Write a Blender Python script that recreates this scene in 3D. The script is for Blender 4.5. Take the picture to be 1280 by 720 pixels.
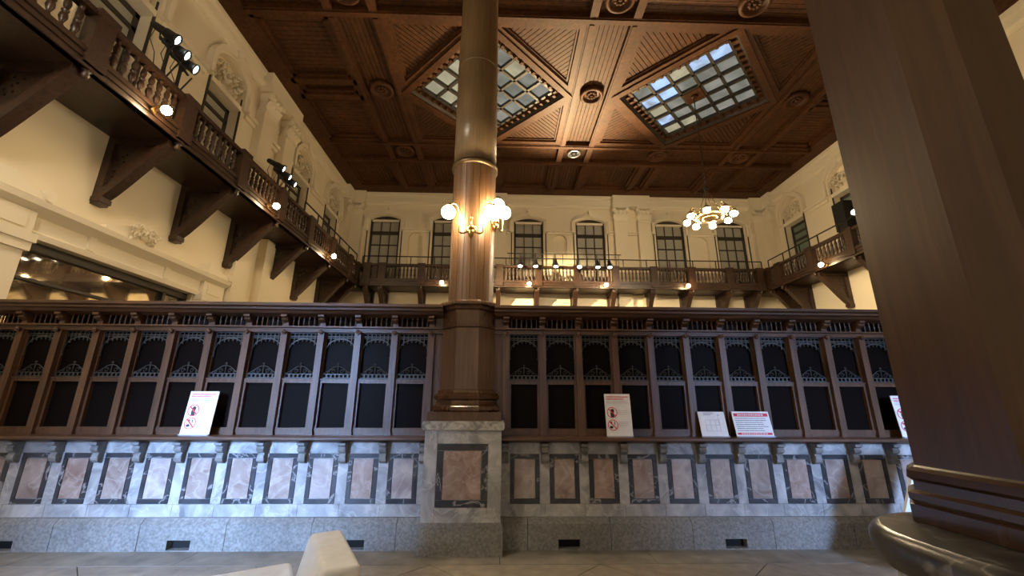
import bpy, bmesh, math, random
from mathutils import Vector, Matrix
random.seed(7)
for o in list(bpy.data.objects): bpy.data.objects.remove(o)
scene = bpy.context.scene
COL = scene.collection
PI = math.pi

# ------------------------------------------------------------------ camera
FPX, PITCH, YAW, ROLL = 511.7, .2687063, .0270470, .0059575
cp, sp, cy, sy = math.cos(PITCH), math.sin(PITCH), math.cos(YAW), math.sin(YAW)
fw = Vector((sy*cp, cy*cp, sp)); ri = Vector((cy, -sy, 0)); up = ri.cross(fw)
r2 = ri*math.cos(ROLL) + up*math.sin(ROLL); u2 = up*math.cos(ROLL) - ri*math.sin(ROLL)
cam = bpy.data.cameras.new('camera'); cam.sensor_width = 36; cam.lens = FPX/1280*36
cam.clip_start = .05; cam.clip_end = 200
co = bpy.data.objects.new('camera', cam); COL.objects.link(co)
m = Matrix((r2, u2, -fw)).transposed().to_4x4(); m.translation = (0, 0, 1.6)
co.matrix_world = m
scene.camera = co

# ------------------------------------------------------------------ world, lights, exposure
vs = scene.view_settings
vs.view_transform = 'Standard'; vs.look = 'None'; vs.gamma = 1; vs.use_curve_mapping = False
vs.exposure = 1.08
w = bpy.data.worlds.new('world'); scene.world = w; w.use_nodes = True
w.node_tree.nodes['Background'].inputs[0].default_value = (.42, .55, .85, 1)
w.node_tree.nodes['Background'].inputs[1].default_value = .05

def area(name, loc, target, sx, sy_, power, color, spread=180):
    l = bpy.data.lights.new(name, 'AREA'); l.shape = 'RECTANGLE'; l.size = sx; l.size_y = sy_
    l.energy = power; l.color = color; l.spread = math.radians(spread)
    o = bpy.data.objects.new(name, l); COL.objects.link(o); o.location = loc
    o.rotation_euler = (Vector(target)-Vector(loc)).to_track_quat('-Z', 'Y').to_euler()
    return o
def spot(name, loc, target, power, color, deg, blend=.3, radius=.05):
    l = bpy.data.lights.new(name, 'SPOT'); l.energy = power; l.color = color
    l.spot_size = math.radians(deg); l.spot_blend = blend; l.shadow_soft_size = radius
    o = bpy.data.objects.new(name, l); COL.objects.link(o); o.location = loc
    o.rotation_euler = (Vector(target)-Vector(loc)).to_track_quat('-Z', 'Y').to_euler()
    return o
WARM = (1, .76, .45)
# daylight of unseen lobby windows, added to light the counter front
area('added_daylight_a', (-4.6, -3.9, 2.6), (-3.2, 5.2, .3), 1.3, 2.4, 48, (.34, .56, 1), 30)
area('added_daylight_b', (1.2, -3.9, 2.6), (1.0, 5.2, .9), 1.3, 2.4, 4, (.80, .86, 1), 110)
area('added_daylight_c', (6.0, -3.9, 2.6), (4.7, 5.2, .4), 1.3, 2.4, 30, (.38, .58, 1), 36)

# ------------------------------------------------------------------ mesh helpers
class MB:
    def __init__(s): s.v = []; s.f = []; s.sm = []
    def add(s, vs_, fs, sm=False):
        n = len(s.v); s.v += [tuple(p) for p in vs_]
        for f in fs: s.f.append([i+n for i in f]); s.sm.append(sm)
        return s
    def box(s, x0, x1, y0, y1, z0, z1):
        return s.add([(x0,y0,z0),(x1,y0,z0),(x1,y1,z0),(x0,y1,z0),(x0,y0,z1),(x1,y0,z1),(x1,y1,z1),(x0,y1,z1)],
              [(0,3,2,1),(4,5,6,7),(0,1,5,4),(1,2,6,5),(2,3,7,6),(3,0,4,7)])
    def prism(s, poly, plane, a, b):
        mp = {'xz': lambda p, q, t: (p, t, q), 'yz': lambda p, q, t: (t, p, q), 'xy': lambda p, q, t: (p, q, t)}[plane]
        n = len(poly)
        vv = [mp(p, q, a) for p, q in poly] + [mp(p, q, b) for p, q in poly]
        ff = [list(range(n)), list(range(2*n-1, n-1, -1))] + [(i, (i+1) % n, n+(i+1) % n, n+i) for i in range(n)]
        return s.add(vv, ff)
    def holed(s, outer, holes, plane, a, b):
        mp = {'xz': lambda p, q, t: (p, t, q), 'yz': lambda p, q, t: (t, p, q), 'xy': lambda p, q, t: (p, q, t)}[plane]
        bm = bmesh.new(); loops = []
        for lp in [outer]+holes:
            vv = [bm.verts.new((p, q, 0)) for p, q in lp]; loops.append(vv)
            for i in range(len(vv)): bm.edges.new((vv[i], vv[(i+1) % len(vv)]))
        bmesh.ops.triangle_fill(bm, use_beauty=True, use_dissolve=False, edges=bm.edges[:], normal=(0, 0, 1))
        bm.verts.index_update()
        pts = [(v.co.x, v.co.y) for v in bm.verts]; fs = [[v.index for v in f.verts] for f in bm.faces]
        n = len(pts)
        ff = fs + [[i+n for i in reversed(f)] for f in fs]
        for vv in loops:
            k = [v.index for v in vv]
            ff += [(k[i], k[(i+1) % len(k)], k[(i+1) % len(k)]+n, k[i]+n) for i in range(len(k))]
        bm.free()
        return s.add([mp(p, q, a) for p, q in pts]+[mp(p, q, b) for p, q in pts], ff)
    def lathe(s, prof, c=(0, 0, 0), n=16, axis=(0, 0, 1), smooth=True, rot=0.0, sq=None):
        ax = Vector(axis).normalized(); q = Vector((0, 0, 1)).rotation_difference(ax); c = Vector(c)
        vv = []; ff = []
        for r, z in prof:
            for i in range(n):
                a = 2*PI*i/n + rot
                vv.append(tuple(c + q @ Vector((r*math.cos(a), r*math.sin(a), z))))
        for j in range(len(prof)-1):
            for i in range(n):
                ff.append((j*n+i, j*n+(i+1) % n, (j+1)*n+(i+1) % n, (j+1)*n+i))
        s.add(vv, ff, smooth)
        k = len(s.v)-len(vv)
        for j in (0, len(prof)-1):
            if prof[j][0] > 1e-4: s.f.append([k+j*n+i for i in range(n)]); s.sm.append(False)
        return s
    def ball(s, c, r, n=16, rz=None):
        rz = rz or r; m_ = max(6, n//2)
        return s.lathe([(max(r*math.sin(PI*j/m_), 1e-5), -rz*math.cos(PI*j/m_)) for j in range(m_+1)], c, n)
    def tube(s, pts, r, n=6):
        pts = [Vector(p) for p in pts]; vv = []; ff = []
        for k, p in enumerate(pts):
            d = (pts[min(k+1, len(pts)-1)]-pts[max(k-1, 0)]).normalized()
            a = d.cross(Vector((0, 0, 1)))
            if a.length < .05: a = d.cross(Vector((1, 0, 0)))
            a.normalize(); b = d.cross(a)
            for i in range(n):
                t = 2*PI*i/n; vv.append(tuple(p + a*r*math.cos(t) + b*r*math.sin(t)))
        for k in range(len(pts)-1):
            for i in range(n): ff.append((k*n+i, k*n+(i+1) % n, (k+1)*n+(i+1) % n, (k+1)*n+i))
        ff += [list(range(n)), [len(vv)-1-i for i in range(n)]]
        return s.add(vv, ff, True)
    def bar(s, a, b, w_, h):
        a = Vector(a); b = Vector(b); d = (b-a).normalized(); u = d.cross(Vector((0, 0, 1)))
        if u.length < .05: u = d.cross(Vector((1, 0, 0)))
        u.normalize(); t = d.cross(u)
        vv = [tuple(p+u*i*w_/2+t*j*h/2) for p in (a, b) for i, j in ((-1,-1),(1,-1),(1,1),(-1,1))]
        return s.add(vv, [(0,1,2,3),(7,6,5,4),(0,4,5,1),(1,5,6,2),(2,6,7,3),(3,7,4,0)])
    def xf(s, fn): s.v = [tuple(fn(Vector(p))) for p in s.v]; return s
    def mesh(s, name, mat, off=(0, 0, 0)):
        me = bpy.data.meshes.new(name)
        me.from_pydata([(x-off[0], y-off[1], z-off[2]) for x, y, z in s.v], [], s.f)
        me.polygons.foreach_set('use_smooth', s.sm)
        bm = bmesh.new(); bm.from_mesh(me); bmesh.ops.recalc_face_normals(bm, faces=bm.faces); bm.to_mesh(me); bm.free()
        me.materials.append(mat); return me
PW = {}
def props(o, label=None, cat=None, group=None, kind=None):
    if label: o['label'] = label
    if cat: o['category'] = cat
    if group: o['group'] = group
    if kind: o['kind'] = kind
    return o
def thing(name, label, cat, loc, group=None, kind=None):
    o = bpy.data.objects.new(name, None); COL.objects.link(o); o.location = loc; o.empty_display_size = .1
    PW[o.name] = Vector(loc); return props(o, label, cat, group, kind)
def obj(name, mb, mat, parent=None, loc=None, **k):
    """mesh given in world coordinates; origin at loc (or the parent's origin)"""
    p = PW[parent.name] if parent else Vector((0, 0, 0))
    org = Vector(loc) if loc is not None else p
    o = bpy.data.objects.new(name, mb.mesh(name, mat, org)); COL.objects.link(o)
    o.parent = parent; o.location = org-p; PW[o.name] = org
    return props(o, **k)
def inst(name, me, parent, loc, rz=0.0, rot=None, scale=None, **k):
    p = PW[parent.name] if parent else Vector((0, 0, 0))
    o = bpy.data.objects.new(name, me); COL.objects.link(o); o.parent = parent
    o.location = Vector(loc)-p; o.rotation_euler = rot or (0, 0, rz)
    if scale: o.scale = scale
    PW[o.name] = Vector(loc); return props(o, **k)
def copy_tree(o, parent=None):
    c = o.copy(); COL.objects.link(c); c.parent = parent
    for ch in [x for x in bpy.data.objects if x.parent == o]: copy_tree(ch, c)
    return c

# ------------------------------------------------------------------ materials
def newmat(name):
    m_ = bpy.data.materials.new(name); m_.use_nodes = True
    nt = m_.node_tree; return m_, nt, nt.nodes['Principled BSDF']
def noise(nt, scale, vec=(1, 1, 1), detail=4, dist=0.0):
    g = nt.nodes.new('ShaderNodeNewGeometry'); mp = nt.nodes.new('ShaderNodeMapping'); mp.inputs['Scale'].default_value = vec
    n = nt.nodes.new('ShaderNodeTexNoise'); n.inputs['Scale'].default_value = scale; n.inputs['Detail'].default_value = detail
    n.inputs['Distortion'].default_value = dist
    nt.links.new(g.outputs['Position'], mp.inputs['Vector']); nt.links.new(mp.outputs[0], n.inputs['Vector']); return n
def ramp(nt, src, stops):
    r = nt.nodes.new('ShaderNodeValToRGB'); e = r.color_ramp.elements
    while len(e) < len(stops): e.new(.5)
    for i, (p, c) in enumerate(stops): e[i].position = p; e[i].color = (*c, 1)
    nt.links.new(src, r.inputs[0]); return r
def bump(nt, b, src, strength, dist=.01):
    n = nt.nodes.new('ShaderNodeBump'); n.inputs['Strength'].default_value = strength; n.inputs['Distance'].default_value = dist
    nt.links.new(src, n.inputs['Height']); nt.links.new(n.outputs[0], b.inputs['Normal'])
def mix(nt, fac, a, b, kind='MIX'):
    x = nt.nodes.new('ShaderNodeMix'); x.data_type = 'RGBA'; x.blend_type = kind
    if isinstance(fac, float): x.inputs[0].default_value = fac
    else: nt.links.new(fac, x.inputs[0])
    for i, s in ((6, a), (7, b)):
        if isinstance(s, tuple): x.inputs[i].default_value = (*s, 1)
        else: nt.links.new(s, x.inputs[i])
    return x.outputs[2]
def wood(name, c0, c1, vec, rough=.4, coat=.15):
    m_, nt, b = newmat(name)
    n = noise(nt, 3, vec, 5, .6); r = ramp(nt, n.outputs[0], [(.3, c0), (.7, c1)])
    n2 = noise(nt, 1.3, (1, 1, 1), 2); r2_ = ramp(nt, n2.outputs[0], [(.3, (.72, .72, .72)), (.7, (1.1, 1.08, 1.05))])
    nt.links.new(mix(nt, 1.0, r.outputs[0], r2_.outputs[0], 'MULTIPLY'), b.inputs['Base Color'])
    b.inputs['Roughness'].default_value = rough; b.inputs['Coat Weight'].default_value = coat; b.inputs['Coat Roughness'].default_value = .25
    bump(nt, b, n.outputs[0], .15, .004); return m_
VZ, VX, VY = (9, 9, .7), (.7, 9, 9), (9, .7, 9)
D0, D1 = (.060, .027, .013), (.135, .064, .031)
wood_z = wood('dark_walnut_vertical', D0, D1, VZ); wood_x = wood('dark_walnut_along', D0, D1, VX); wood_y = wood('dark_walnut_deep', D0, D1, VY)
bal_wood = wood('balcony_wood', (.024, .012, .007), (.058, .027, .014), (5, 5, 5), .42)
ceil_wood = wood('ceiling_wood', (.050, .019, .007), (.105, .041, .0155), (4, 4, 4), .55, .0)
ceil_board = wood('ceiling_boards', (.046, .018, .0065), (.100, .040, .015), (3, 3, 3), .58, .0)
for m_ in (ceil_wood, ceil_board): m_.node_tree.nodes['Principled BSDF'].inputs['Specular IOR Level'].default_value = .2
col_wood = wood('column_wood', (.085, .042, .019), (.15, .080, .036), (12, 12, .5), .42, .12)
col_upper = wood('column_bronze_wood', (.135, .088, .042), (.20, .135, .068), (12, 12, .5), .36, .25)
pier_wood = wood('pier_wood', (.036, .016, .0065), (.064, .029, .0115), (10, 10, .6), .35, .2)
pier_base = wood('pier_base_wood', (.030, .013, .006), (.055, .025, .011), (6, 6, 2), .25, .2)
base_wood = wood('polished_base_wood', (.050, .022, .010), (.10, .045, .020), (6, 6, 2), .16, .6)
def plaster(name, c):
    m_, nt, b = newmat(name); n = noise(nt, 1.2, (1, 1, 1), 4)
    r = ramp(nt, n.outputs[0], [(.3, tuple(x*.97 for x in c)), (.7, c)]); nt.links.new(r.outputs[0], b.inputs['Base Color'])
    b.inputs['Roughness'].default_value = .8; n2 = noise(nt, 25, (1, 1, 1), 3); bump(nt, b, n2.outputs[0], .02, .003); return m_
cream = plaster('cream_plaster', (.82, .72, .53))
cream_trim = plaster('cream_moulding', (.84, .75, .57))
def marble(name, base, dark, vein, rough=.22, sc=2.2, band=.05, vs_=3.0, vw=.4):
    m_, nt, b = newmat(name)
    n = noise(nt, sc, (1, 1, 1), 6, 1.2); r = ramp(nt, n.outputs[0], [(.28, dark), (.68, base)])
    v = noise(nt, vs_, (1, 1, 1), 5, .7); k = ramp(nt, v.outputs[0], [(.5-band, (0, 0, 0)), (.5, (1, 1, 1)), (.5+band*.5, (0, 0, 0))])
    mm = nt.nodes.new('ShaderNodeMath'); mm.operation = 'MULTIPLY'; mm.inputs[1].default_value = vw; nt.links.new(k.outputs[0], mm.inputs[0])
    nt.links.new(mix(nt, mm.outputs[0], r.outputs[0], vein), b.inputs['Base Color'])
    b.inputs['Roughness'].default_value = rough; return m_
grey_marble = marble('grey_marble', (.50, .50, .50), (.17, .175, .185), (.66, .66, .66), .3, 3.6, .03)
dark_marble = marble('dark_marble', (.055, .060, .072), (.022, .024, .030), (.42, .42, .44), .25, 3, .022, 2.4, .7)
pink_marble = marble('pink_marble', (.40, .335, .305), (.20, .145, .128), (.58, .52, .49), .28, 4.5, .05, 4)
pink_b = marble('rose_marble', (.40, .30, .26), (.22, .14, .115), (.56, .48, .44), .28, 5.5, .05, 5)
pink_c = marble('ash_rose_marble', (.50, .45, .43), (.27, .22, .21), (.60, .56, .54), .28, 4, .05, 3.4)
slab_marble = marble('black_veined_marble', (.050, .046, .044), (.016, .015, .014), (.30, .27, .24), .30, 6, .035, 5)
cap_marble = marble('mottled_marble', (.50, .48, .44), (.10, .095, .09), (.62, .60, .56), .25, 9, .04, 8)
def stone(name, c, c2, rough=.75, sc=18):
    m_, nt, b = newmat(name); n = noise(nt, sc, (1, 1, 1), 6); n2 = noise(nt, 1.5, (1, 1, 1), 3)
    r = ramp(nt, n.outputs[0], [(.3, c2), (.7, c)]); k = ramp(nt, n2.outputs[0], [(.3, (.75, .75, .75)), (.7, (1.08, 1.08, 1.08))])
    nt.links.new(mix(nt, 1.0, r.outputs[0], k.outputs[0], 'MULTIPLY'), b.inputs['Base Color'])
    b.inputs['Roughness'].default_value = rough; bump(nt, b, n.outputs[0], .15, .004); return m_
granite = stone('granite', (.30, .295, .28), (.15, .148, .145), .75, 38)
floor_stone = stone('floor_stone', (.36, .31, .255), (.23, .20, .165), .5, 7)
floor_border = stone('floor_border_stone', (.33, .30, .255), (.19, .175, .15), .6, 5)
joint = stone('floor_joint', (.09, .08, .07), (.05, .045, .04), .9)
def plain(name, c, rough=.5, metal=0.0, coat=0.0):
    m_, nt, b = newmat(name); n = noise(nt, 14, (1, 1, 1), 2)
    r = ramp(nt, n.outputs[0], [(.2, tuple(x*.88 for x in c)), (.8, c)]); nt.links.new(r.outputs[0], b.inputs['Base Color'])
    b.inputs['Roughness'].default_value = rough; b.inputs['Metallic'].default_value = metal; b.inputs['Coat Weight'].default_value = coat; return m_
black = plain('black_metal', (.012, .012, .013), .45)
iron = plain('dark_iron', (.035, .030, .026), .5, .6)
grille_m = plain('verdigris_grille', (.065, .068, .068), .45, .4)
brass = plain('aged_brass', (.45, .30, .12), .3, 1.0)
dglass = plain('dark_glass', (.007, .005, .0045), .35); dglass.node_tree.nodes['Principled BSDF'].inputs['Specular IOR Level'].default_value = .03
mirror = plain('tinted_glass', (.30, .26, .20), .03, .85)
blind = plain('window_blind', (.40, .385, .32), .35)
greenglass = plain('green_door_glass', (.17, .22, .18), .25)
dframe = plain('dark_window_frame', (.040, .032, .024), .5)
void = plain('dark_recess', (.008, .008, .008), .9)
white_vinyl = plain('white_vinyl', (.80, .84, .88), .45)
paper = plain('white_print_board', (.84, .85, .88), .4)
red_ink = plain('red_ink', (.70, .035, .06), .5)
pale_red = plain('pale_red_ink', (.75, .30, .36), .5)
black_ink = plain('black_ink', (.02, .02, .03), .5)
grey_ink = plain('grey_ink', (.42, .44, .50), .5)
clear_edge = plain('acrylic_stand', (.45, .50, .62), .15)
def emit(name, c, s, c2=None):
    m_ = bpy.data.materials.new(name); m_.use_nodes = True; nt = m_.node_tree
    nt.nodes.remove(nt.nodes['Principled BSDF']); e = nt.nodes.new('ShaderNodeEmission')
    e.inputs[0].default_value = (*c, 1); e.inputs[1].default_value = s
    if c2:
        n = noise(nt, 1.6, (1, 1, 1), 3, .5); r = ramp(nt, n.outputs[0], [(.35, c2), (.65, c)]); nt.links.new(r.outputs[0], e.inputs[0])
    nt.links.new(e.outputs[0], nt.nodes['Material Output'].inputs[0]); return m_
globe_m = emit('lit_globe', (1, .78, .48), 80)
shade_m = emit('lit_shade', (1, .80, .52), 260)
bulb_m = emit('lit_bulb', (1, .72, .38), 85)
lens_m = emit('lit_lens', (1, .90, .72), 14)
lens_cool = emit('lit_lens_cool', (.85, 1, .95), 9)
sky_a = emit('skylight_glass_grey', (.40, .39, .33), .34, (.24, .24, .20))
sky_b = emit('skylight_glass_warm', (.60, .53, .35), .40, (.36, .33, .22))
sky_c = emit('skylight_glass_blue', (.42, .60, .95), .62, (.24, .27, .29))
day_m = emit('added_daylight_pane', (.55, .70, 1), .12)  # glow of the added lobby windows behind the camera

# ------------------------------------------------------------------ room shell
XL, XR, YB, YF, H = -6.5, 11.4, 16.0, -4.2, 10.1
XC = 2.45
SOFF = 5.77
obj('floor', MB().box(XL-.5, XR+.5, YF-.5, YB+.5, -.3, -.006), joint, kind='structure', label='beige stone slab floor of the banking hall')
FLOOR = bpy.data.objects['floor']; PW['floor'] = Vector((0, 0, 0))
def clip(poly, a, b, c):            # keep a*x+b*y<=c
    out = []
    for i in range(len(poly)):
        p, q = poly[i], poly[(i+1) % len(poly)]
        dp, dq = a*p[0]+b*p[1]-c, a*q[0]+b*q[1]-c
        if dp <= 0: out.append(p)
        if dp*dq < 0:
            t = dp/(dp-dq); out.append((p[0]+(q[0]-p[0])*t, p[1]+(q[1]-p[1])*t))
    return out
h = 1.73/2; g = .007
for i in range(-5, 8):
    for j in range(0, 12):
        cx = .18+1.73*i+(0 if j % 2 == 0 else h); cyy = 4.74-h*j-(0)
        cyy = 4.74-h*(j)
        P = [(cx-h+g, cyy), (cx, cyy-h+g), (cx+h-g, cyy), (cx, cyy+h-g)]
        for a, b, c in ((0, 1, 4.735), (-1, 0, 6.5), (1, 0, 11.4), (0, -1, 4.2)):
            if len(P) > 2: P = clip(P, a, b, c)
        if len(P) > 2 and cyy > .2:
            obj('floor_tile', MB().prism(P, 'xy', -.02, 0), floor_stone, FLOOR)
obj('floor_field', MB().box(XL, XR, YF, .2-h, -.02, -.002), floor_stone, FLOOR)
for i in range(11):
    obj('border_slab', MB().box(XL+1.63*i+.004, min(XR, XL+1.63*(i+1))-.004, 4.743, 5.16, -.02, .0), floor_border, FLOOR)
obj('inner_floor', MB().box(XL, XR, 5.5, YB, -.02, 0), floor_border, FLOOR)

def arch_rect(c, w_, z0, zs, rise, n=10):
    """opening outline: straight sides to zs, segmental arch of given rise"""
    hw = w_/2; R_ = (hw*hw+rise*rise)/(2*rise); a0 = math.asin(min(1, hw/R_)); cz = zs+rise-R_
    pts = [(c-hw, z0), (c+hw, z0)]
    for k in range(n+1):
        a = a0-2*a0*k/n; pts.append((c+R_*math.sin(a), cz+R_*math.cos(a)))
    return pts
WX = [XC-7.35, XC-4.75, XC-1.33, XC+1.29, XC+4.70, XC+7.33]
WW = 1.24
NX = [XC-6.05, XC-.02, XC+6.0]
WZ0, WZS, WRISE = 5.93, 8.93, .17
holes = [arch_rect(x, WW, WZ0, WZS, WRISE) for x in WX] + [arch_rect(x, .60, 6.35, 8.08, .299) for x in NX]
obj('wall_back', MB().holed([(XL, 0), (XR, 0), (XR, 10.4), (XL, 10.4)], holes, 'xz', YB, YB+.22), cream, kind='structure', label='cream plastered back wall above the teller counter')
WALLB = bpy.data.objects['wall_back']
nm = MB()
for x in NX: nm.prism(arch_rect(x, .62, 6.34, 8.08, .30), 'xz', YB+.12, YB+.2)
for x in NX: obj('niche_back', MB().prism(arch_rect(x, .66, 6.3, 8.08, .32), 'xz', YB+.14, YB+.24), cream, WALLB)
obj('wall_backing', MB().box(XL-.3, XR+.3, YB+.5, YB+.6, 0, 10.5), cream, WALLB)
# side walls
SY = [5.62, 8.20, 11.93, 14.40]
SW = 1.05
SZS, SRISE = 9.05, .34
def side_wall(name, X, sgn, extra, label):
    hs = [arch_rect(y, SW, WZ0, SZS, SRISE) for y in SY+[3.0, .4]]
    x1 = X-sgn*.30
    wob = obj(name, MB().holed([(YF, 0), (YB+.22, 0), (YB+.22, 10.4), (YF, 10.4)], hs+extra, 'yz', X, x1), cream, kind='structure', label=label)
    obj('wall_backing', MB().box(min(x1, x1-sgn*.3), max(x1, x1-sgn*.3), YF, YB, 4.6, 10.4), cream, wob)
    return wob
PY0, PY1, PZ = 5.40, 8.53, 3.72
WALLL = side_wall('wall_left', XL, 1, [[(PY0, .02), (PY1, .02), (PY1, PZ), (PY0, PZ)]], 'cream plastered side wall over the carved portal')
WALLR = side_wall('wall_right', XR, -1, [], 'cream plastered side wall with arched door recesses beyond the near pier')
# front wall behind the camera with three unseen lobby windows, added for their light
FWX = [-4.6, 1.2, 6.0]
obj('wall_front', MB().holed([(XL, 0), (XR, 0), (XR, 10.4), (XL, 10.4)], [[(x-.75, 1.1), (x+.75, 1.1), (x+.75, 4.1), (x-.75, 4.1)] for x in FWX], 'xz', YF, YF-.3), cream, kind='structure', label='cream lobby wall behind the viewer')
for i, x in enumerate(FWX):
    wn = thing('window_%d' % (20+i), 'tall unseen lobby window added to light the counter front', None, (x, YF-.2, 1.1), kind='structure')
    fr = MB().box(x-.75, x-.68, YF-.25, YF-.15, 1.1, 4.1).box(x+.68, x+.75, YF-.25, YF-.15, 1.1, 4.1).box(x-.03, x+.03, YF-.25, YF-.15, 1.1, 4.1)
    for z in (1.1, 2.6, 4.03): fr.box(x-.75, x+.75, YF-.25, YF-.15, z, z+.07)
    obj('window_frame', fr, dframe, wn)
    for a in (-1, 1):
        for z in (1.17, 2.67): obj('pane', MB().box(x+.36*a-.32, x+.36*a+.32, YF-.22, YF-.2, z, z+1.4), day_m, wn)

# ------------------------------------------------------------------ capitals, pilasters, reliefs
def leaf(mb, x, y, z, w_, hh, out):
    vv = []
    for k, (t, o, ww) in enumerate(((0, 0, .8), (.5, .02, 1), (.85, out*.7, .9), (1, out, .6), (.88, out*1.25, .35))):
        for s in (-1, 0, 1): vv.append((x+s*ww*w_/2, y-o-(.012 if s == 0 else 0), z+t*hh))
    ff = []
    for k in range(4):
        for s in range(2): ff.append((k*3+s, k*3+s+1, k*3+s+4, k*3+s+3))
    mb.add(vv, ff, True)
def capital_mesh(hw=.27, dep=.25, hh=.66):
    mb = MB()
    mb.box(-hw, hw, -dep, 0, 0, .05).box(-hw-.02, hw+.02, -dep-.02, 0, .05, .075)
    prof = [(-hw*.84, .075), (hw*.84, .075), (hw*.84, hh*.55), (hw*1.02, hh*.86), (-hw*1.02, hh*.86), (-hw*.84, hh*.55)]
    mb.prism(prof, 'xz', -dep*.84, 0)
    mb.box(-hw*1.25, hw*1.25, -dep-.13, 0, hh*.87, hh)
    for i in range(4): leaf(mb, -hw*.9+hw*.6*i, -dep*.95, .08, hw*.56, hh*.36, .11)
    for i in range(3): leaf(mb, -hw*.6+hw*.6*i, -dep*.95, .10, hw*.56, hh*.58, .15)
    for s in (-1, 1):
        mb.lathe([(.085, -.05), (.085, .05)], (s*hw*1.04, -dep-.06, hh*.73), 12, (0, 1, 0), False)
        mb.lathe([(.04, -.07), (.04, .07)], (s*hw*1.04, -dep-.06, hh*.73), 8, (0, 1, 0), False)
        mb.tube([(s*hw*.15, -dep-.02, hh*.45), (s*hw*.45, -dep-.05, hh*.66), (s*hw*.9, -dep-.06, hh*.82)], .022)
    mb.ball((0, -dep-.07, hh*.93), .06, 10)
    return mb.mesh('capital', cream_trim)
CAPM = capital_mesh()
def pil_shaft(z0, z1, hw=.27, dep=.22):
    return MB().box(-hw, hw, -dep, 0, z0, z1).box(-hw-.04, hw+.04, -dep-.04, 0, z0, z0+.28).mesh('pilaster', cream)
SHAFT = pil_shaft(WZ0, 8.92); LSHAFT = pil_shaft(0, SOFF-.02)
def pilaster(wall, x, y, rz):
    p = inst('pilaster', SHAFT, wall, (x, y, 0), rz); 
    c = bpy.data.objects.new('capital', CAPM); COL.objects.link(c); c.parent = p; c.location = (0, 0, 8.92); PW[c.name] = Vector((x, y, 8.92))
def pil_low(wall, x, y, rz): inst('pilaster_base', LSHAFT, wall, (x, y, 0), rz)
def relief_mesh():
    mb = MB()
    for s in (-1, 1):
        for k, (x, z, r) in enumerate(((.10, .16, .085), (.27, .12, .075), (.38, .22, .045), (.2, .28, .055))):
            pts = [(s*(x+r*(1-t*.035)*math.cos(t*.55)), -.03-.004*t, z+r*(1-t*.035)*math.sin(t*.55)) for t in range(22)]
            mb.tube(pts, .016, 5)
        for x, z in ((.17, .06), (.33, .04), (.30, .24), (.12, .30)): mb.ball((s*x, -.03, z), .035, 8)
    for k in range(7):
        a = PI*(k+.5)/7; mb.ball((.09*math.cos(a), -.03, .14+.13*math.sin(a)), .032, 8, .05)
    mb.ball((0, -.04, .12), .06, 10)
    return mb.mesh('relief', cream_trim)
RELIEF = relief_mesh()
def arch_band(c, w_, zs, rise, t0, t1, z0, plane, a, b):
    """moulded surround: outline between offsets t0 and t1"""
    A = arch_rect(c, w_+2*t0, z0, zs, rise+t0*.3, 12)[1:]
    B = arch_rect(c, w_+2*t1, z0, zs, rise+t1, 12)[1:]
    A.append((c-w_/2-t0, z0)); B.append((c-w_/2-t1, z0))
    mb = MB()
    for i in range(len(A)-1):
        mb.prism([A[i], B[i], B[i+1], A[i+1]], plane, a, b)
    return mb
# back wall dressing
for x in WX:
    o = obj('arch_surround', arch_band(x, WW, WZS, WRISE, .03, .13, 8.42, 'xz', YB-.09, YB), cream_trim, WALLB)
    obj('arch_bead', arch_band(x, WW, WZS, WRISE, .12, .18, 8.42, 'xz', YB-.15, YB), cream_trim, WALLB)
    obj('keystone', MB().prism([(x-.06, 9.16), (x+.06, 9.16), (x+.09, 9.42), (x-.09, 9.42)], 'xz', YB-.20, YB), cream_trim, WALLB)
seg = [XL+.45, *[v for x in WX for v in (x-.79, x+.79)], XR-.45]
for i in range(0, len(seg), 2):
    a, b = seg[i], seg[i+1]
    if b-a > .15:
        obj('impost', MB().box(a, b, YB-.12, YB, 8.44, 8.52).box(a, b, YB-.06, YB, 8.36, 8.44), cream_trim, WALLB)
for xc in (XC-3.05, XC+3.05):
    for d in (-.5, .5):
        pilaster(WALLB, xc+d, YB, 0); pil_low(WALLB, xc+d, YB, 0)
    obj('entablature_block', MB().box(xc-.84, xc+.84, YB-.34, YB, 9.58, 9.72).box(xc-.80, xc+.80, YB-.28, YB, 9.72, 10.12), cream_trim, WALLB)
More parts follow.
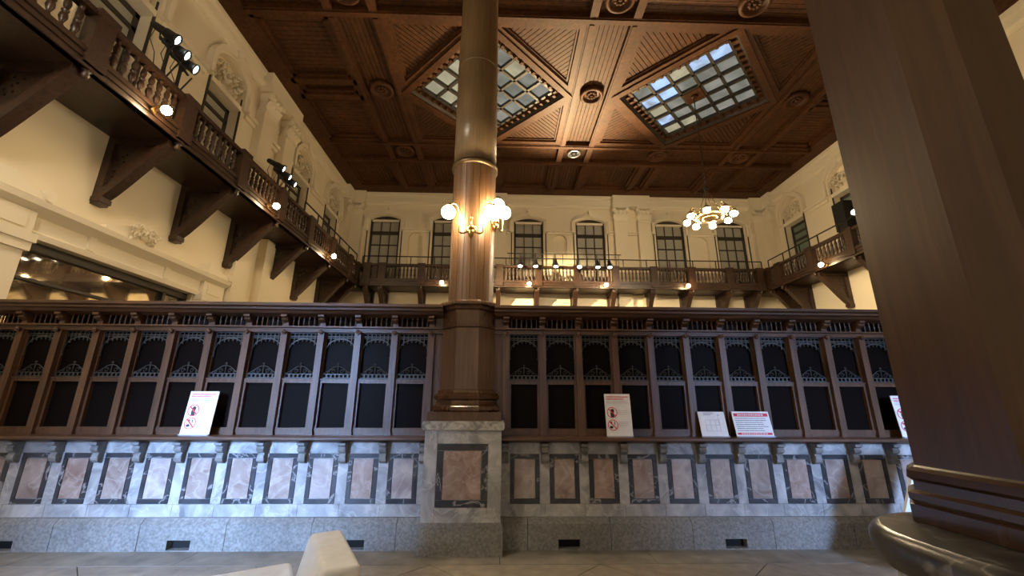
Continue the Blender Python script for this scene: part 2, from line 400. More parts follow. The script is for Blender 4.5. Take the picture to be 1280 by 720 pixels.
for s, X, wl in ((1, XL, WALLL), (-1, XR, WALLR)):
    rz = PI/2 if s == 1 else -PI/2
    for y in (9.62, 10.72): pilaster(wl, X, y, rz); pil_low(wl, X, y, rz)
    xa, xb = sorted((X, X+s*.34)); xc_, xd = sorted((X, X+s*.28))
    obj('entablature_block', MB().box(xa, xb, 9.28, 11.07, 9.58, 9.75).box(xc_, xd, 9.31, 11.04, 9.75, 10.12), cream_trim, wl)
    pilaster(wl, X, 15.55, rz); pilaster(WALLB, X+s*.42, YB, 0); pil_low(wl, X, 15.55, rz)
    obj('entablature_block', MB().box(*sorted((X, X+s*.28)), 15.2, YB, 9.58, 10.12), cream_trim, wl)
    obj('corner_block', MB().box(*sorted((X+s*.1, X+s*.75)), YB-.28, YB, 9.58, 10.12), cream_trim, WALLB)
    for y in SY:
        obj('arch_surround', arch_band(y, SW, SZS, SRISE, .02, .10, 8.5, 'yz', X, X+s*.09), cream_trim, wl)
        obj('arch_bead', arch_band(y, SW, SZS, SRISE, .10, .20, 8.5, 'yz', X, X+s*.16), cream_trim, wl)
        obj('lunette', MB().prism(arch_rect(y, SW, 8.47, SZS, SRISE), 'yz', X-s*.22, X-s*.14), cream, wl)
        obj('lintel', MB().box(*sorted((X-s*.22, X+s*.06)), y-SW/2, y+SW/2, 8.40, 8.52), cream_trim, wl)
        inst('relief', RELIEF, wl, (X-s*.14, y, 8.64), rz, scale=(1.15, 2.2, 1.6))
        obj('keystone', MB().prism([(y-.06, 9.40), (y+.06, 9.40), (y+.10, 9.62), (y-.10, 9.62)], 'yz', X, X+s*.20), cream_trim, wl)
    edges = [4.5] + [v for y in SY for v in (y-SW/2-.2, y+SW/2+.2)] + [15.2]
    for i in range(0, len(edges), 2):
        spans = [(edges[i], edges[i+1])]
        if i == 4: spans = [(edges[4], 9.34), (9.9, 10.44), (11.0, edges[5])]
        for a, b in spans:
            if b-a > .05: obj('impost', MB().box(*sorted((X, X+s*.12)), a, b, 8.46, 8.56).box(*sorted((X, X+s*.06)), a, b, 8.36, 8.46), cream_trim, wl)
# cornices
def cornice(prof_pts, name, plane, a, b, label):
    return obj(name, MB().prism(prof_pts, plane, a, b), cream_trim, kind='structure', label=label)
pr = [(0, 9.58), (.05, 9.58), (.06, 9.65), (.15, 9.69), (.16, 9.77), (.04, 9.80), (.04, 10.0), (.12, 10.03), (.12, 10.3), (0, 10.3)]
cornice([(YB-d, z) for d, z in pr], 'trim_1', 'yz', XL, XR, 'cream cornice band along the top of the back wall')
cornice([(XL+d, z) for d, z in pr], 'trim_2', 'xz', YF, YB, 'cream cornice band over the balcony beside the portal wall')
cornice([(XR-d, z) for d, z in pr], 'trim_3', 'xz', YF, YB, 'cream cornice band over the balcony beyond the near pier')

# windows in the back wall
ROWS = [(8.42, 8.84), (7.84, 8.28), (7.36, 7.80), (6.88, 7.32), (6.40, 6.84), (5.98, 6.36)]
wl_labels = ['sash window nearest the corner above the portal wall', 'sash window half hidden by the lamp column', 'sash window over the balcony just past the lamp column',
             'sash window between the niche and the twin pilasters', 'sash window past the twin pilasters beside the chandelier', 'sash window behind the chandelier near the far corner']
pw = (WW-.16-.06)/3
paneM = {r: MB().box(0, pw, 0, .012, 0, r[1]-r[0]).mesh('pane', blind) for r in ROWS}
for i, x in enumerate(WX):
    wn = thing('window_%d' % (i+1), wl_labels[i], None, (x, YB+.12, WZ0), kind='structure')
    x0, x1 = x-WW/2, x+WW/2
    fr = MB().box(x0, x0+.08, YB+.08, YB+.2, WZ0, 9.0).box(x1-.08, x1, YB+.08, YB+.2, WZ0, 9.0)
    fr.prism(arch_rect(x, WW, 8.93, 8.94, .16), 'xz', YB+.08, YB+.2)
    fr.box(x0, x1, YB+.08, YB+.2, 8.28, 8.42)
    obj('window_frame', fr, dframe, wn)
    obj('blind_head', MB().box(x0+.06, x1-.06, YB+.04, YB+.1, 8.85, 8.94), cream_trim, wn)
    mu = MB()
    for k in (1, 2): mu.box(x0+.08+k*(pw+.03)-.03, x0+.08+k*(pw+.03), YB+.10, YB+.16, WZ0, 8.85)
    for z in (7.80, 7.32, 6.84, 6.36): mu.box(x0+.06, x1-.06, YB+.10, YB+.16, z, z+.04)
    obj('muntins', mu, dframe, wn)
    for r in ROWS:
        for k in range(3): inst('pane', paneM[r], wn, (x0+.08+k*(pw+.03), YB+.15, r[0]))
    for s in (-1, 1):
        xx = x+s*(WW/2+.10); obj('shutter_edge', MB().box(xx-.018, xx+.018, YB-.03, YB, WZ0, 8.40), dframe, wn)
# side wall doors in the recesses
n = 6
for s, X, nm_ in ((1, XL, 'over the portal wall'), (-1, XR, 'in the wall beyond the near pier')):
    for k, y in enumerate(SY):
        n += 1
        lb = ['arched recess next to the near end of the balcony', 'arched recess before the twin pilasters', 'arched recess after the twin pilasters', 'arched recess nearest the far corner'][k]
        wn = thing('window_%d' % (n+30), 'dark framed balcony door in the %s, %s' % (lb, nm_), None, (X-s*.22, y, WZ0), kind='structure')
        xa, xb = sorted((X-s*.29, X-s*.22))
        fr = MB()
        fr.box(xa, xb, y-SW/2, y-SW/2+.09, WZ0, 8.40).box(xa, xb, y+SW/2-.09, y+SW/2, WZ0, 8.40)
        for z in (WZ0, 7.7, 8.0, 8.30): fr.box(xa, xb, y-SW/2, y+SW/2, z, z+.09)
        obj('door_frame', fr, dframe, wn)
        obj('pane', MB().box(*sorted((X-s*.28, X-s*.25)), y-SW/2+.09, y+SW/2-.09, WZ0+.09, 8.3), greenglass if s < 0 else blind, wn)
        for e in (-1, 1):
            yy = y+e*(SW/2+.015); obj('shutter_edge', MB().box(*sorted((X, X+s*.03)), yy-.02, yy+.02, WZ0, 8.75), dframe, wn)

# portal of the left wall
PT = thing('door_1', 'carved cream portal with entablature and dark glass on the side wall', None, (XL, 6.96, 0), kind='structure')
ent = [(0, 3.72), (.06, 3.72), (.08, 3.80), (.05, 3.82), (.05, 4.02), (.12, 4.06), (.22, 4.12), (.24, 4.20), (0, 4.22)]
obj('entablature', MB().prism([(XL+d, z) for d, z in ent], 'xz', 4.62, 9.32), cream_trim, PT)
for y in (5.0, 8.95):
    obj('pilaster', MB().box(XL, XL+.10, y-.33, y+.33, 0, 3.5).box(XL, XL+.15, y-.36, y+.36, 3.5, 3.62).box(XL, XL+.18, y-.38, y+.38, 3.62, 3.74).box(XL, XL+.13, y-.33, y+.33, 3.74, 4.05).box(XL+.13, XL+.15, y-.22, y+.22, 3.80, 3.98), cream_trim, PT)
    obj('pediment_scroll', MB().prism([(y-.40, 4.22), (y+.40, 4.22), (y+.34, 4.30), (y+.05, 4.34), (y-.1, 4.46), (y-.34, 4.44)], 'yz', XL, XL+.2).lathe([(.08, -.1), (.08, .13)], (XL+.1, y+.34, 4.30), 14, (1, 0, 0), False), cream_trim, PT)
obj('pediment_rake', MB().prism([(6.30, 4.22), (7.62, 4.22), (7.62, 4.30), (7.3, 4.30), (7.0, 4.42), (6.7, 4.46), (6.45, 4.34), (6.30, 4.32)], 'yz', XL, XL+.10), cream_trim, PT)
inst('relief', RELIEF, PT, (XL+.10, 6.95, 4.22), PI/2, scale=(.7, 1.2, 1.0))
for y in (6.2, 7.7): obj('frieze_stop', MB().box(XL, XL+.08, y-.06, y+.06, 3.82, 4.05), cream_trim, PT)
obj('glass', MB().box(XL-.20, XL-.17, PY0, PY1, 0, PZ), mirror, PT)
gf = MB().box(XL-.22, XL-.1, PY0, PY1, 3.60, PZ)
for y in (PY0, 7.93, PY1-.06): gf.box(XL-.22, XL-.1, y, y+.06, 0, 3.62)
gf.box(XL-.22, XL-.12, PY0, PY1, 3.18, 3.22)
obj('glass_frame', gf, dframe, PT)
obj('backing', MB().box(XL-.29, XL-.25, PY0-.2, PY1+.2, 0, PZ+.2), void, PT)

# ------------------------------------------------------------------ ceiling
obj('ceiling', MB().box(XL-.3, XR+.3, YF-.3, YB+.3, 10.75, 10.85), ceil_wood, kind='structure', label='dark coffered wooden ceiling with diagonal skylights')
CE = bpy.data.objects['ceiling']; PW['ceiling'] = Vector((0, 0, 0))
BX = [2.55-6.045, 2.55, 2.55+6.045]; BY = [.99, 6.95, 12.87]
SKX, SKY = [(BX[0]+BX[1])/2, (BX[1]+BX[2])/2], (BY[1]+BY[2])/2
HW = .60; RW = .19; ZR = 10.1; ZB = 10.24; ZP = 10.30
def boards(mb, P, d, pitch=.115, gap=.012, z0=ZP, z1=ZP+.06):
    """boards running along unit direction d, clipped to convex polygon P"""
    nx, ny = -d[1], d[0]
    ts = [p[0]*nx+p[1]*ny for p in P]; t = min(ts)
    A = sum(P[i][0]*P[(i+1) % len(P)][1]-P[(i+1) % len(P)][0]*P[i][1] for i in range(len(P)))
    while t < max(ts):
        Q = clip(P, -nx, -ny, -(t+gap/2)); 
        if len(Q) > 2: Q = clip(Q, nx, ny, t+pitch-gap/2)
        if len(Q) > 2: mb.prism(Q, 'xy', z0, z1)
        t += pitch
    return mb
# rails of the double beams
for i, x in enumerate(BX):
    for s in (-1, 1):
        a = x+s*(HW-RW/2)
        for y0, y1 in ((YF, BY[0]-HW), (BY[0]+HW, BY[1]-HW), (BY[1]+HW, BY[2]-HW), (BY[2]+HW, YB-.6)):
            obj('beam_rail', MB().box(a-RW/2, a+RW/2, y0, y1, ZR, ZP+.1).box(a-RW/2+.04, a+RW/2-.04, y0, y1, ZR-.03, ZR), ceil_wood, CE)
    bmb = MB()
    for y0, y1 in ((BY[0]+HW, BY[1]-HW), (BY[1]+HW, BY[2]-HW), (BY[2]+HW, YB-.6)):
        boards(bmb, [(x-HW+RW, y0), (x+HW-RW, y0), (x+HW-RW, y1), (x-HW+RW, y1)], (0, 1), z0=ZB, z1=ZB+.06)
    obj('beam_boards', bmb, ceil_board, CE, kind='stuff')
for j, y in enumerate(BY):
    for s in (-1, 1):
        a = y+s*(HW-RW/2)
        obj('beam_rail', MB().box(XL+.6, XR-.6, a-RW/2, a+RW/2, ZR, ZP+.1).box(XL+.6, XR-.6, a-RW/2+.04, a+RW/2-.04, ZR-.03, ZR), ceil_wood, CE)
    bmb = MB()
    xs = [XL+.6] + [v for x in BX for v in (x-HW, x+HW)] + [XR-.6]
    for k in range(0, len(xs), 2): boards(bmb, [(xs[k], y-HW+RW), (xs[k+1], y-HW+RW), (xs[k+1], y+HW-RW), (xs[k], y+HW-RW)], (1, 0), z0=ZB, z1=ZB+.06)
    obj('beam_boards', bmb, ceil_board, CE, kind='stuff')
    for x in BX:   # crossing blocks
        obj('crossing_panel', MB().box(x-HW+RW, x+HW-RW, y-HW+RW, y+HW-RW, ZB, ZB+.06), ceil_wood, CE)
        for s in (-1, 1): obj('crossing_rail', MB().box(x+s*(HW-RW/2)-RW/2, x+s*(HW-RW/2)+RW/2, y-HW, y+HW, ZR-.005, ZP+.1), ceil_wood, CE)
for s, a, b in (('x', XL, XL+.6), ('x', XR-.6, XR)): obj('edge_band', MB().box(a, b, YF, YB, ZR+.04, ZP+.1), ceil_wood, CE)
obj('edge_band', MB().box(XL+.6, XR-.6, YB-.6, YB, ZR+.04, ZP+.1), ceil_wood, CE)
# plain margin and lobby panels
cellx = [(XL+.6, BX[0]-HW), (BX[0]+HW, BX[1]-HW), (BX[1]+HW, BX[2]-HW), (BX[2]+HW, XR-.6)]
celly = [(YF, BY[0]-HW), (BY[0]+HW, BY[1]-HW), (BY[1]+HW, BY[2]-HW), (BY[2]+HW, YB-.6)]
for i, (xa, xb) in enumerate(cellx):
    for j, (ya, yb) in enumerate(celly):
        if i in (1, 2) and j == 2: continue
        P = [(xa, ya), (xb, ya), (xb, yb), (xa, yb)]
        halves = [P]
        if i in (1, 2): xm = (xa+xb)/2; halves = [[(xa, ya), (xm-.3, ya), (xm-.3, yb), (xa, yb)], [(xm-.3, ya), (xm+.3, ya), (xm+.3, yb), (xm-.3, yb)], [(xm+.3, ya), (xb, ya), (xb, yb), (xm+.3, yb)]]
        elif j == 2: ym = (ya+yb)/2; halves = [[(xa, ya), (xb, ya), (xb, ym-.3), (xa, ym-.3)], [(xa, ym-.3), (xb, ym-.3), (xb, ym+.3), (xa, ym+.3)], [(xa, ym+.3), (xb, ym+.3), (xb, yb), (xa, yb)]]
        for Q in halves:
            x0, y0 = Q[0]; x1, y1 = Q[2]
            fr = MB()
            for t, zz in ((.0, ZR+.03), (.10, ZR+.10)):
                fr.box(x0+t, x1-t, y0+t, y0+t+.10, zz, ZP+.1).box(x0+t, x1-t, y1-t-.10, y1-t, zz, ZP+.1).box(x0+t, x0+t+.10, y0+t, y1-t, zz, ZP+.1).box(x1-t-.10, x1-t, y0+t, y1-t, zz, ZP+.1)
            obj('coffer_frame', fr, ceil_wood, CE)
            if j > 0: obj('coffer_boards', boards(MB(), [(x0+.2, y0+.2), (x1-.2, y0+.2), (x1-.2, y1-.2), (x0+.2, y1-.2)], (0, 1) if j == 3 else (1, 0), .13), ceil_board, CE, kind='stuff')
            else: obj('coffer_panel', MB().box(x0+.2, x1-.2, y0+.2, y1-.2, ZP, ZP+.06), ceil_board, CE)
# rosettes
def rosette_mesh():
    mb = MB().lathe([(.34, .10), (.34, -.02), (.30, -.06), (.25, -.05), (.235, .0), (.20, .02), (.05, .02)], (0, 0, 0), 28)
    for k in range(10):
        a = 2*PI*k/10; mb.ball((.115*math.cos(a), .115*math.sin(a), 0), .045, 8, .03)
    mb.ball((0, 0, 0), .055, 10, .05)
    return mb.mesh('rosette', ceil_wood)
ROS = rosette_mesh()
for x, y in [(BX[0], SKY), (BX[1], SKY), (BX[2], SKY), (SKX[0], BY[1]), (SKX[1], BY[1]), (SKX[1], BY[2]), (SKX[0], BY[2]), (BX[1], BY[1]), (BX[0], BY[1]), (BX[2], BY[1]), (BX[0], BY[2]), (BX[2], BY[2])]:
    inst('rosette', ROS, CE, (x, y, ZR+.06))
VF = thing('ceiling_vent', 'round silver ceiling vent on the beam crossing beyond the middle rosette', 'vent', (BX[1], BY[2], ZR+.10))
obj('rim', MB().lathe([(.24, .1), (.24, -.03), (.20, -.05), (.17, -.02), (.17, .02)], (BX[1], BY[2], ZR+.10), 24), plain('silver_rim', (.55, .60, .66), .3, .8), VF)
obj('hub', MB().lathe([(.12, .02), (.12, -.02), (.05, -.05), (.001, -.05)], (BX[1], BY[2], ZR+.10), 20), black, VF)
# skylights
HD = 2.40; GD = 1.90
for si, (cx, lb) in enumerate(((SKX[0], 'diagonal coffered skylight crossed by the lamp column'), (SKX[1], 'diagonal coffered skylight above the chandelier with a central boss'))):
    wn = thing('window_%d' % (51+si), lb, None, (cx, SKY, ZR), kind='structure')
    hx, hy = BX[1]-HW-SKX[0], BY[2]-HW-SKY
    c45 = math.sqrt(.5)
    def rotp(u, v, z): return (cx+(u-v)*c45, SKY+(u+v)*c45, z)   # local square axes u,v
    S = hx*c45; G_ = GD*c45
    def sqring(mb, a, b, z0, z1, za=None):
        """square ring between half sizes a>b"""
        za = z0 if za is None else za
        pts = []
        for hs, z in ((a, z0), (b, za), (b, z1), (a, z1)):
            pts += [rotp(*q, z) for q in ((-hs, -hs), (hs, -hs), (hs, hs), (-hs, hs))]
        ff = []
        for k in range(4):
            for i in range(4): ff.append((k*4+i, k*4+(i+1) % 4, ((k+1) % 4)*4+(i+1) % 4, ((k+1) % 4)*4+i))
        mb.add(pts, ff); return mb
    obj('skylight_rail', sqring(MB(), S+.02, S-.14, ZR-.02, ZP+.1), ceil_wood, wn)
    obj('skylight_cove', sqring(MB(), S-.14, S-.20, ZR+.03, ZP+.2, ZR+.10), dframe, wn)
    obj('skylight_frieze', sqring(MB(), S-.20, G_+.02, ZR+.10, ZP+.4, ZR+.16), ceil_wood, wn)
    dm = MB()
    dent = MB().box(-.035, .035, -.05, .05, -.05, .05).xf(lambda p: Matrix.Rotation(PI/4, 3, 'Z') @ p).mesh('dentil', ceil_wood)
    dnt = MB().box(-.05, .05, -.035, .035, -.05, .05).xf(lambda p: Matrix.Rotation(PI/4, 3, 'Z') @ p).mesh('dentil', ceil_wood)
    nd = 12; mid = (S-.20+G_)/2
    for k in range(nd):
        t = -mid+2*mid*(k+.5)/nd
        for q, me in (((t, -mid), dent), ((t, mid), dent), ((-mid, t), dnt), ((mid, t), dnt)): inst('dentil', me, wn, rotp(*q, ZR+.10))
    NP = 5; step = 2*G_/NP
    mu = MB()
    for k in range(NP+1):
        t = -G_+k*step; wdt = .035
        for swap in (0, 1):
            q = [(t-wdt, -G_), (t+wdt, -G_), (t+wdt, G_), (t-wdt, G_)]
            if swap: q = [(b, a) for a, b in q]
            P = [rotp(a, b, 0)[:2] for a, b in q]; mu.prism(P, 'xy', ZR+.14, ZR+.30)
    obj('muntins', mu, dframe, wn)
    hs = step/2-.02
    pm = [MB().box(-hs, hs, -hs, hs, 0, .02).xf(lambda p: Matrix.Rotation(PI/4, 3, 'Z') @ p).mesh('pane', mm) for mm in (sky_a, sky_b, sky_c)]
    rnd = random.Random(3+si)
    for i in range(NP):
        for j in range(NP):
            u, v = -G_+(i+.5)*step, -G_+(j+.5)*step
            if si == 1 and i == 2 and j == 2:
                P = [rotp(u+a, v+b, 0)[:2] for a, b in ((-hs, -hs), (hs, -hs), (hs, hs), (-hs, hs))]
                obj('boss', MB().prism(P, 'xy', ZR+.12, ZR+.3).lathe([(.10, 0), (.08, -.05), (.03, -.07)], rotp(u, v, ZR+.12), 14), ceil_wood, wn); continue
            x, y = rotp(u, v, 0)[:2]
            if si == 0: k = 1 if (i-j) < -1 or rnd.random() < .25 else (2 if (x < cx-.3 and rnd.random() < .7) else 0)
            else: k = 2 if (x < cx+.2 and rnd.random() < .25) else (1 if rnd.random() < .2 else 0)
            inst('pane', pm[k], wn, rotp(u, v, ZR+.24))
    # triangular coffers at the cell corners
    for sx_ in (-1, 1):
        for sy_ in (-1, 1):
            cxx, cyy = cx+sx_*hx, SKY+sy_*hy
            T = [(cxx, cyy), (cxx-sx_*hx, cyy), (cxx, cyy-sy_*hy)]
            def inset(T, t):
                # offset the right triangle inwards by t
                k = t*(1+math.sqrt(2))
                a = (T[0][0]-sx_*t, T[0][1]-sy_*t)
                return [a, (a[0]-sx_*(hx-t-k), a[1]), (a[0], a[1]-sy_*(hy-t-k))]
            T1, T2, T3 = inset(T, .0), inset(T, .16), inset(T, .22)
            fr = MB()
            for i in range(3):
                fr.prism([T1[i], T1[(i+1) % 3], T2[(i+1) % 3], T2[i]], 'xy', ZR+.02, ZP+.1)
                fr.prism([T2[i], T2[(i+1) % 3], T3[(i+1) % 3], T3[i]], 'xy', ZR+.08, ZP+.1)
            obj('coffer_frame', fr, ceil_wood, CE)
            PP = T3 if sx_*sy_ > 0 else [T3[0], T3[2], T3[1]]
            obj('coffer_boards', boards(MB(), PP, (c45*sx_, c45*sy_), .115, .016, ZP-.08, ZP), ceil_board, CE, kind='stuff')

# ------------------------------------------------------------------ balconies
BW = 1.06
def bracket_mesh():
    d = BW-.1
    out = [(0, 4.56), (.13, 4.56), (.15, 4.69), (.24, 4.78), (.42, 4.99), (.62, 5.24), (.82, 5.48), (d, 5.63), (d, 5.775), (0, 5.775)]
    hl = []
    for a, b, r in ((.17, 5.36, .025), (.25, 5.42, .025), (.21, 5.28, .02), (.29, 5.33, .022), (.18, 5.16, .02), (.38, 5.52, .022), (.24, 5.55, .02), (.31, 5.46, .018), (.17, 5.06, .016)):
        hl.append([(a-r, b), (a, b-r*1.4), (a+r, b), (a, b+r*1.4)])
    mb = MB().holed(out, hl, 'xz', -.03, .03)
    for s in (-1, 1):
        y0, y1 = sorted((s*.03, s*.085))
        mb.box(0, .12, y0, y1, 4.56, 5.775)
        mb.box(0, d, y0, y1, 5.64, 5.775)
        low = out[1:8]; upc = [(p+(-.07), q+.11) for p, q in low]
        for i in range(len(low)-1): mb.prism([low[i], low[i+1], upc[i+1], upc[i]], 'xz', y0, y1)
    mb.box(0, .155, -.10, .10, 4.60, 4.68)
    return mb.mesh('bracket', bal_wood)
BRK = bracket_mesh()
def baluster_mesh():
    pr_ = [(.030, 0), (.030, .03), (.020, .05), (.030, .09), (.046, .14), (.040, .19), (.026, .22), (.040, .235), (.040, .255), (.026, .27), (.034, .30), (.042, .35), (.028, .41), (.020, .44), (.032, .46), (.032, .50)]
    return MB().lathe(pr_, (0, 0, 0), 10).mesh('baluster', bal_wood)
BALU = baluster_mesh()
NEW = MB().box(-.13, .13, -.09, .09, 5.80, 6.54).box(-.15, .15, -.11, .11, 6.53, 6.64).box(-.14, .14, -.10, .10, 5.80, 6.04).lathe([(.001, 5.62), (.035, 5.64), (.05, 5.68), (.035, 5.71), (.07, 5.74), (.07, 5.82)], (0, 0, 0), 10).mesh('newel', bal_wood)
def balcony(label, axis, W, sgn, s0, s1, marks, iron_span, nb=8, group=None):
    """axis: 'y' runs along y at wall x=W (d towards sgn*x); 'x' runs along x at wall y=W (d towards -y)"""
    def P(s, d): return (W+sgn*d, s) if axis == 'y' else (s, W-d)
    def bx(mb, a, b, d0, d1, z0, z1):
        p, q = P(a, d0), P(b, d1); mb.box(min(p[0], q[0]), max(p[0], q[0]), min(p[1], q[1]), max(p[1], q[1]), z0, z1); return mb
    c = P((s0+s1)/2, 0)
    t = thing('balcony', label, 'balcony', (c[0], c[1], SOFF))
    dk = bx(MB(), s0, s1, 0, BW-.06, SOFF, 5.92)
    obj('deck', dk, bal_wood, t)
    fa = MB(); bx(fa, s0, s1, BW-.08, BW, 5.74, 5.98); bx(fa, s0, s1, BW-.08, BW+.035, 5.93, 5.98); bx(fa, s0, s1, BW-.08, BW+.025, 5.84, 5.87); bx(fa, s0, s1, BW-.08, BW+.03, 5.74, 5.775)
    obj('fascia', fa, bal_wood, t)
    obj('bottom_rail', bx(MB(), s0, s1, BW-.11, BW, 5.99, 6.03), bal_wood, t)
    obj('handrail', bx(bx(MB(), s0, s1, BW-.13, BW+.02, 6.53, 6.58), s0, s1, BW-.11, BW, 6.58, 6.62), bal_wood, t)
    rz = {('y', 1): 0, ('y', -1): PI, ('x', 1): -PI/2}[(axis, sgn)]
    for k in marks:
        p = P(k, 0); inst('bracket', BRK, t, (p[0], p[1], 0), rz)
        p = P(k+.05, BW-.05); inst('newel', NEW, t, (p[0], p[1], 0), PI/2 if axis == 'y' else 0)
        if not iron_span or not iron_span[0] <= k <= iron_span[1]: pass
    ms = sorted(marks)
    for a, b in zip(ms[:-1], ms[1:]):
        for k in range(nb):
            s = a+.05+.19+(b-a-.38)*(k+.5)/nb
            p = P(s, BW-.055); inst('baluster', BALU, t, (p[0], p[1], 6.03))
        sm_ = (a+b)/2+.05
    if iron_span:
        a, b = iron_span
        p, q = P(a, BW-.06), P(b, BW-.06)
        obj('iron_rail', MB().bar((*p, 6.93), (*q, 6.93), .035, .03), iron, t)
        nn = max(1, round((b-a)/.9))
        for k in range(nn+1):
            r = P(a+(b-a)*k/nn, BW-.06); obj('iron_post', MB().box(r[0]-.014, r[0]+.014, r[1]-.014, r[1]+.014, 6.60, 6.93), iron, t)
    return t
lm = [6.13+1.59*k for k in range(-3, 6)]
balcony('dark carved wooden balcony on fretwork brackets over the portal wall', 'y', XL, 1, 1.2, YB, lm+[14.9], (10.55, 14.85))
rm = [14.24-1.61*k for k in range(0, 6)]
balcony('dark carved wooden balcony on the wall beyond the near pier', 'y', XR, -1, 5.6, YB, rm+[14.9], (8.0, 14.85))
bm_ = [2.86+1.49*k for k in range(-5, 5)]
balcony('dark carved wooden balcony crossing the back wall under the sash windows', 'x', YB, 1, XL+BW+.115, XR-BW-.115, bm_+[-5.15, 10.0], (XL+BW+.12, XR-BW-.12))

# fascia lamps
def fascia_lamp(x, y, z, d, label, grp):
    t = thing('fascia_lamp', label, 'lamp', (x, y, z), grp)
    d = Vector(d); c = Vector((x, y, z))
    obj('bracket', MB().tube([c-d*.20, c-d*.14+Vector((0, 0, .08)), c-d*.06+Vector((0, 0, .05))], .014).lathe([(.045, 0), (.045, .03)], c-d*.21, 10, d), brass, t)
    obj('socket', MB().lathe([(.03, 0), (.04, .05), (.045, .09)], c-d*.10+Vector((0, 0, .035)), 12, d+Vector((0, 0, -.4))), brass, t)
    obj('bulb', MB().ball(c, .072, 14), bulb_m, t)
dl = .252
for y, lb in ((5.50, 'lit bulb on the portal side balcony below the first spotlight rack'), (8.72, 'lit bulb on the portal side balcony below the second spotlight rack'), (12.1, 'lit bulb on the portal side balcony near the far corner')):
    fascia_lamp(XL+BW+dl, y, 5.88, (1, 0, 0), lb, 'bulbs on the balcony fronts')
for x, lb in ((-2.22, 'lit bulb on the back balcony beside the lamp column'), (1.04, 'lit bulb on the back balcony below the first three spotlights'), (3.94, 'lit bulb on the back balcony below the last spotlight'), (7.06, 'lit bulb on the back balcony below the chandelier')):
    fascia_lamp(x, YB-BW-dl, 5.82, (0, -1, 0), lb, 'bulbs on the balcony fronts')
fascia_lamp(XR-BW-dl, 12.0, 5.80, (-1, 0, 0), 'lit bulb on the balcony beyond the near pier', 'bulbs on the balcony fronts')

# stage spotlights
def spotlight(loc, d, label, grp, lens, L=.42, r=.095):
    """loc = lens centre, d = beam direction"""
    d = Vector(d).normalized(); c = Vector(loc)
    t = thing('stage_spotlight', label, 'spotlight', tuple(c), grp)
    bo = obj('body', MB().lathe([(.03, -L), (r*.62, -L+.03), (r*.72, -L*.55), (r*.72, -L*.5), (r*.9, -L*.45), (r*.9, -.03), (r*1.06, -.03), (r*1.06, .015), (r*.9, .015), (r*.88, -.01)], c, 18, d), black, t)
    obj('lens', MB().lathe([(r*.86, 0), (r*.6, .018), (.001, .026)], c-d*.012, 16, d), lens, bo)
    s = d.cross(Vector((0, 0, 1))).normalized(); m_ = c-d*L*.4
    u = s.cross(d)
    obj('yoke', MB().tube([m_+s*r*1.1, m_+s*r*1.15-u*.12, m_-u*.17, m_-s*r*1.15-u*.12, m_-s*r*1.1], .012), black, t)
    return t
def rack(locs, d, labels, grp, label, base):
    pts = [Vector(l)-Vector(d).normalized()*.17 for l in locs]
    t = thing('spotlight_rack', label, 'stand', base)
    a = pts[0]+Vector((0, -.10, -.17)); b = pts[-1]+Vector((0, .1, -.17))
    obj('crossbar', MB().tube([a, b], .022, 8), black, t)
    for q in (.3, .75):
        p = a+(b-a)*q; obj('post', MB().box(p.x-.02, p.x+.02, p.y-.02, p.y+.02, 6.6, p.z), black, t)
        obj('brace', MB().tube([(p.x, p.y, 6.66), (p.x, p.y+.26, p.z-.02)], .013), black, t)
    cb = MB()
    for k, p in enumerate(pts):
        cb.tube([p+Vector((-.1, -.1, .05)), p+Vector((-.16, -.1, -.2)), p+Vector((-.1, -.02, -.42)), (p.x-.05, p.y, 6.75)], .007, 5)
    obj('cable', cb, black, t)
    for l, lb in zip(locs, labels): spotlight(l, d, lb, grp, lens_cool)
rack([(-5.60, 5.80, 7.52), (-5.60, 6.05, 7.44), (-5.62, 6.30, 7.38)], (.82, .42, -.42), ['black spotlight on the first rack, nearest the balcony end', 'black spotlight in the middle of the first rack', 'black spotlight on the first rack, next to the pilasters'], 'spotlights on the first rack', 'black rack of three spotlights above the first fascia bulb', (-5.6, 6.0, 6.62))
rack([(-5.60, 9.45, 7.28), (-5.60, 9.78, 7.23), (-5.60, 10.08, 7.19)], (.85, .38, -.38), ['black spotlight on the second rack, nearest the first rack', 'black spotlight in the middle of the second rack', 'black spotlight on the second rack, nearest the far corner'], 'spotlights on the second rack', 'black rack of three spotlights above the second fascia bulb', (-5.6, 9.7, 6.62))
pt = thing('lighting_bar', 'thin iron lighting bar above the back balcony rail', 'bar', (2.3, 14.78, 6.62))
obj('pipe', MB().tube([(.2, 14.78, 7.05), (4.6, 14.78, 7.05)], .016), iron, pt)
for x in (.3, 2.35, 4.5): obj('post', MB().tube([(x, 14.80, 6.62), (x, 14.78, 7.05)], .012), iron, pt)
for x, lb in ((.70, 'first spotlight from the lamp column on the back balcony bar'), (1.29, 'second spotlight from the lamp column on the back balcony bar'), (2.05, 'third spotlight from the lamp column on the back balcony bar'),
              (2.95, 'brightest spotlight on the back balcony bar, turned towards the hall'), (3.65, 'spotlight next to last on the back balcony bar, towards the twin pilasters'), (4.11, 'last spotlight on the back balcony bar, nearest the twin pilasters')):
    spotlight((x, 14.66, 6.50), (0, -.35, -1) if x != 2.95 else (-.15, -1, .40), lb, 'spotlights on the back balcony bar', lens_m, .34, .10)
    obj('clamp', MB().tube([(x, 14.75, 6.80), (x, 14.78, 7.05)], .014), black, pt)
sl = spotlight((10.30, 10.67, 6.98), (-.7, -.7, -.2), 'single lit spotlight on the balcony beyond the near pier', None, lens_m)
lo = thing('loudspeaker', 'black loudspeaker in the recess beyond the near pier', 'loudspeaker', (11.2, 12.05, 6.6))
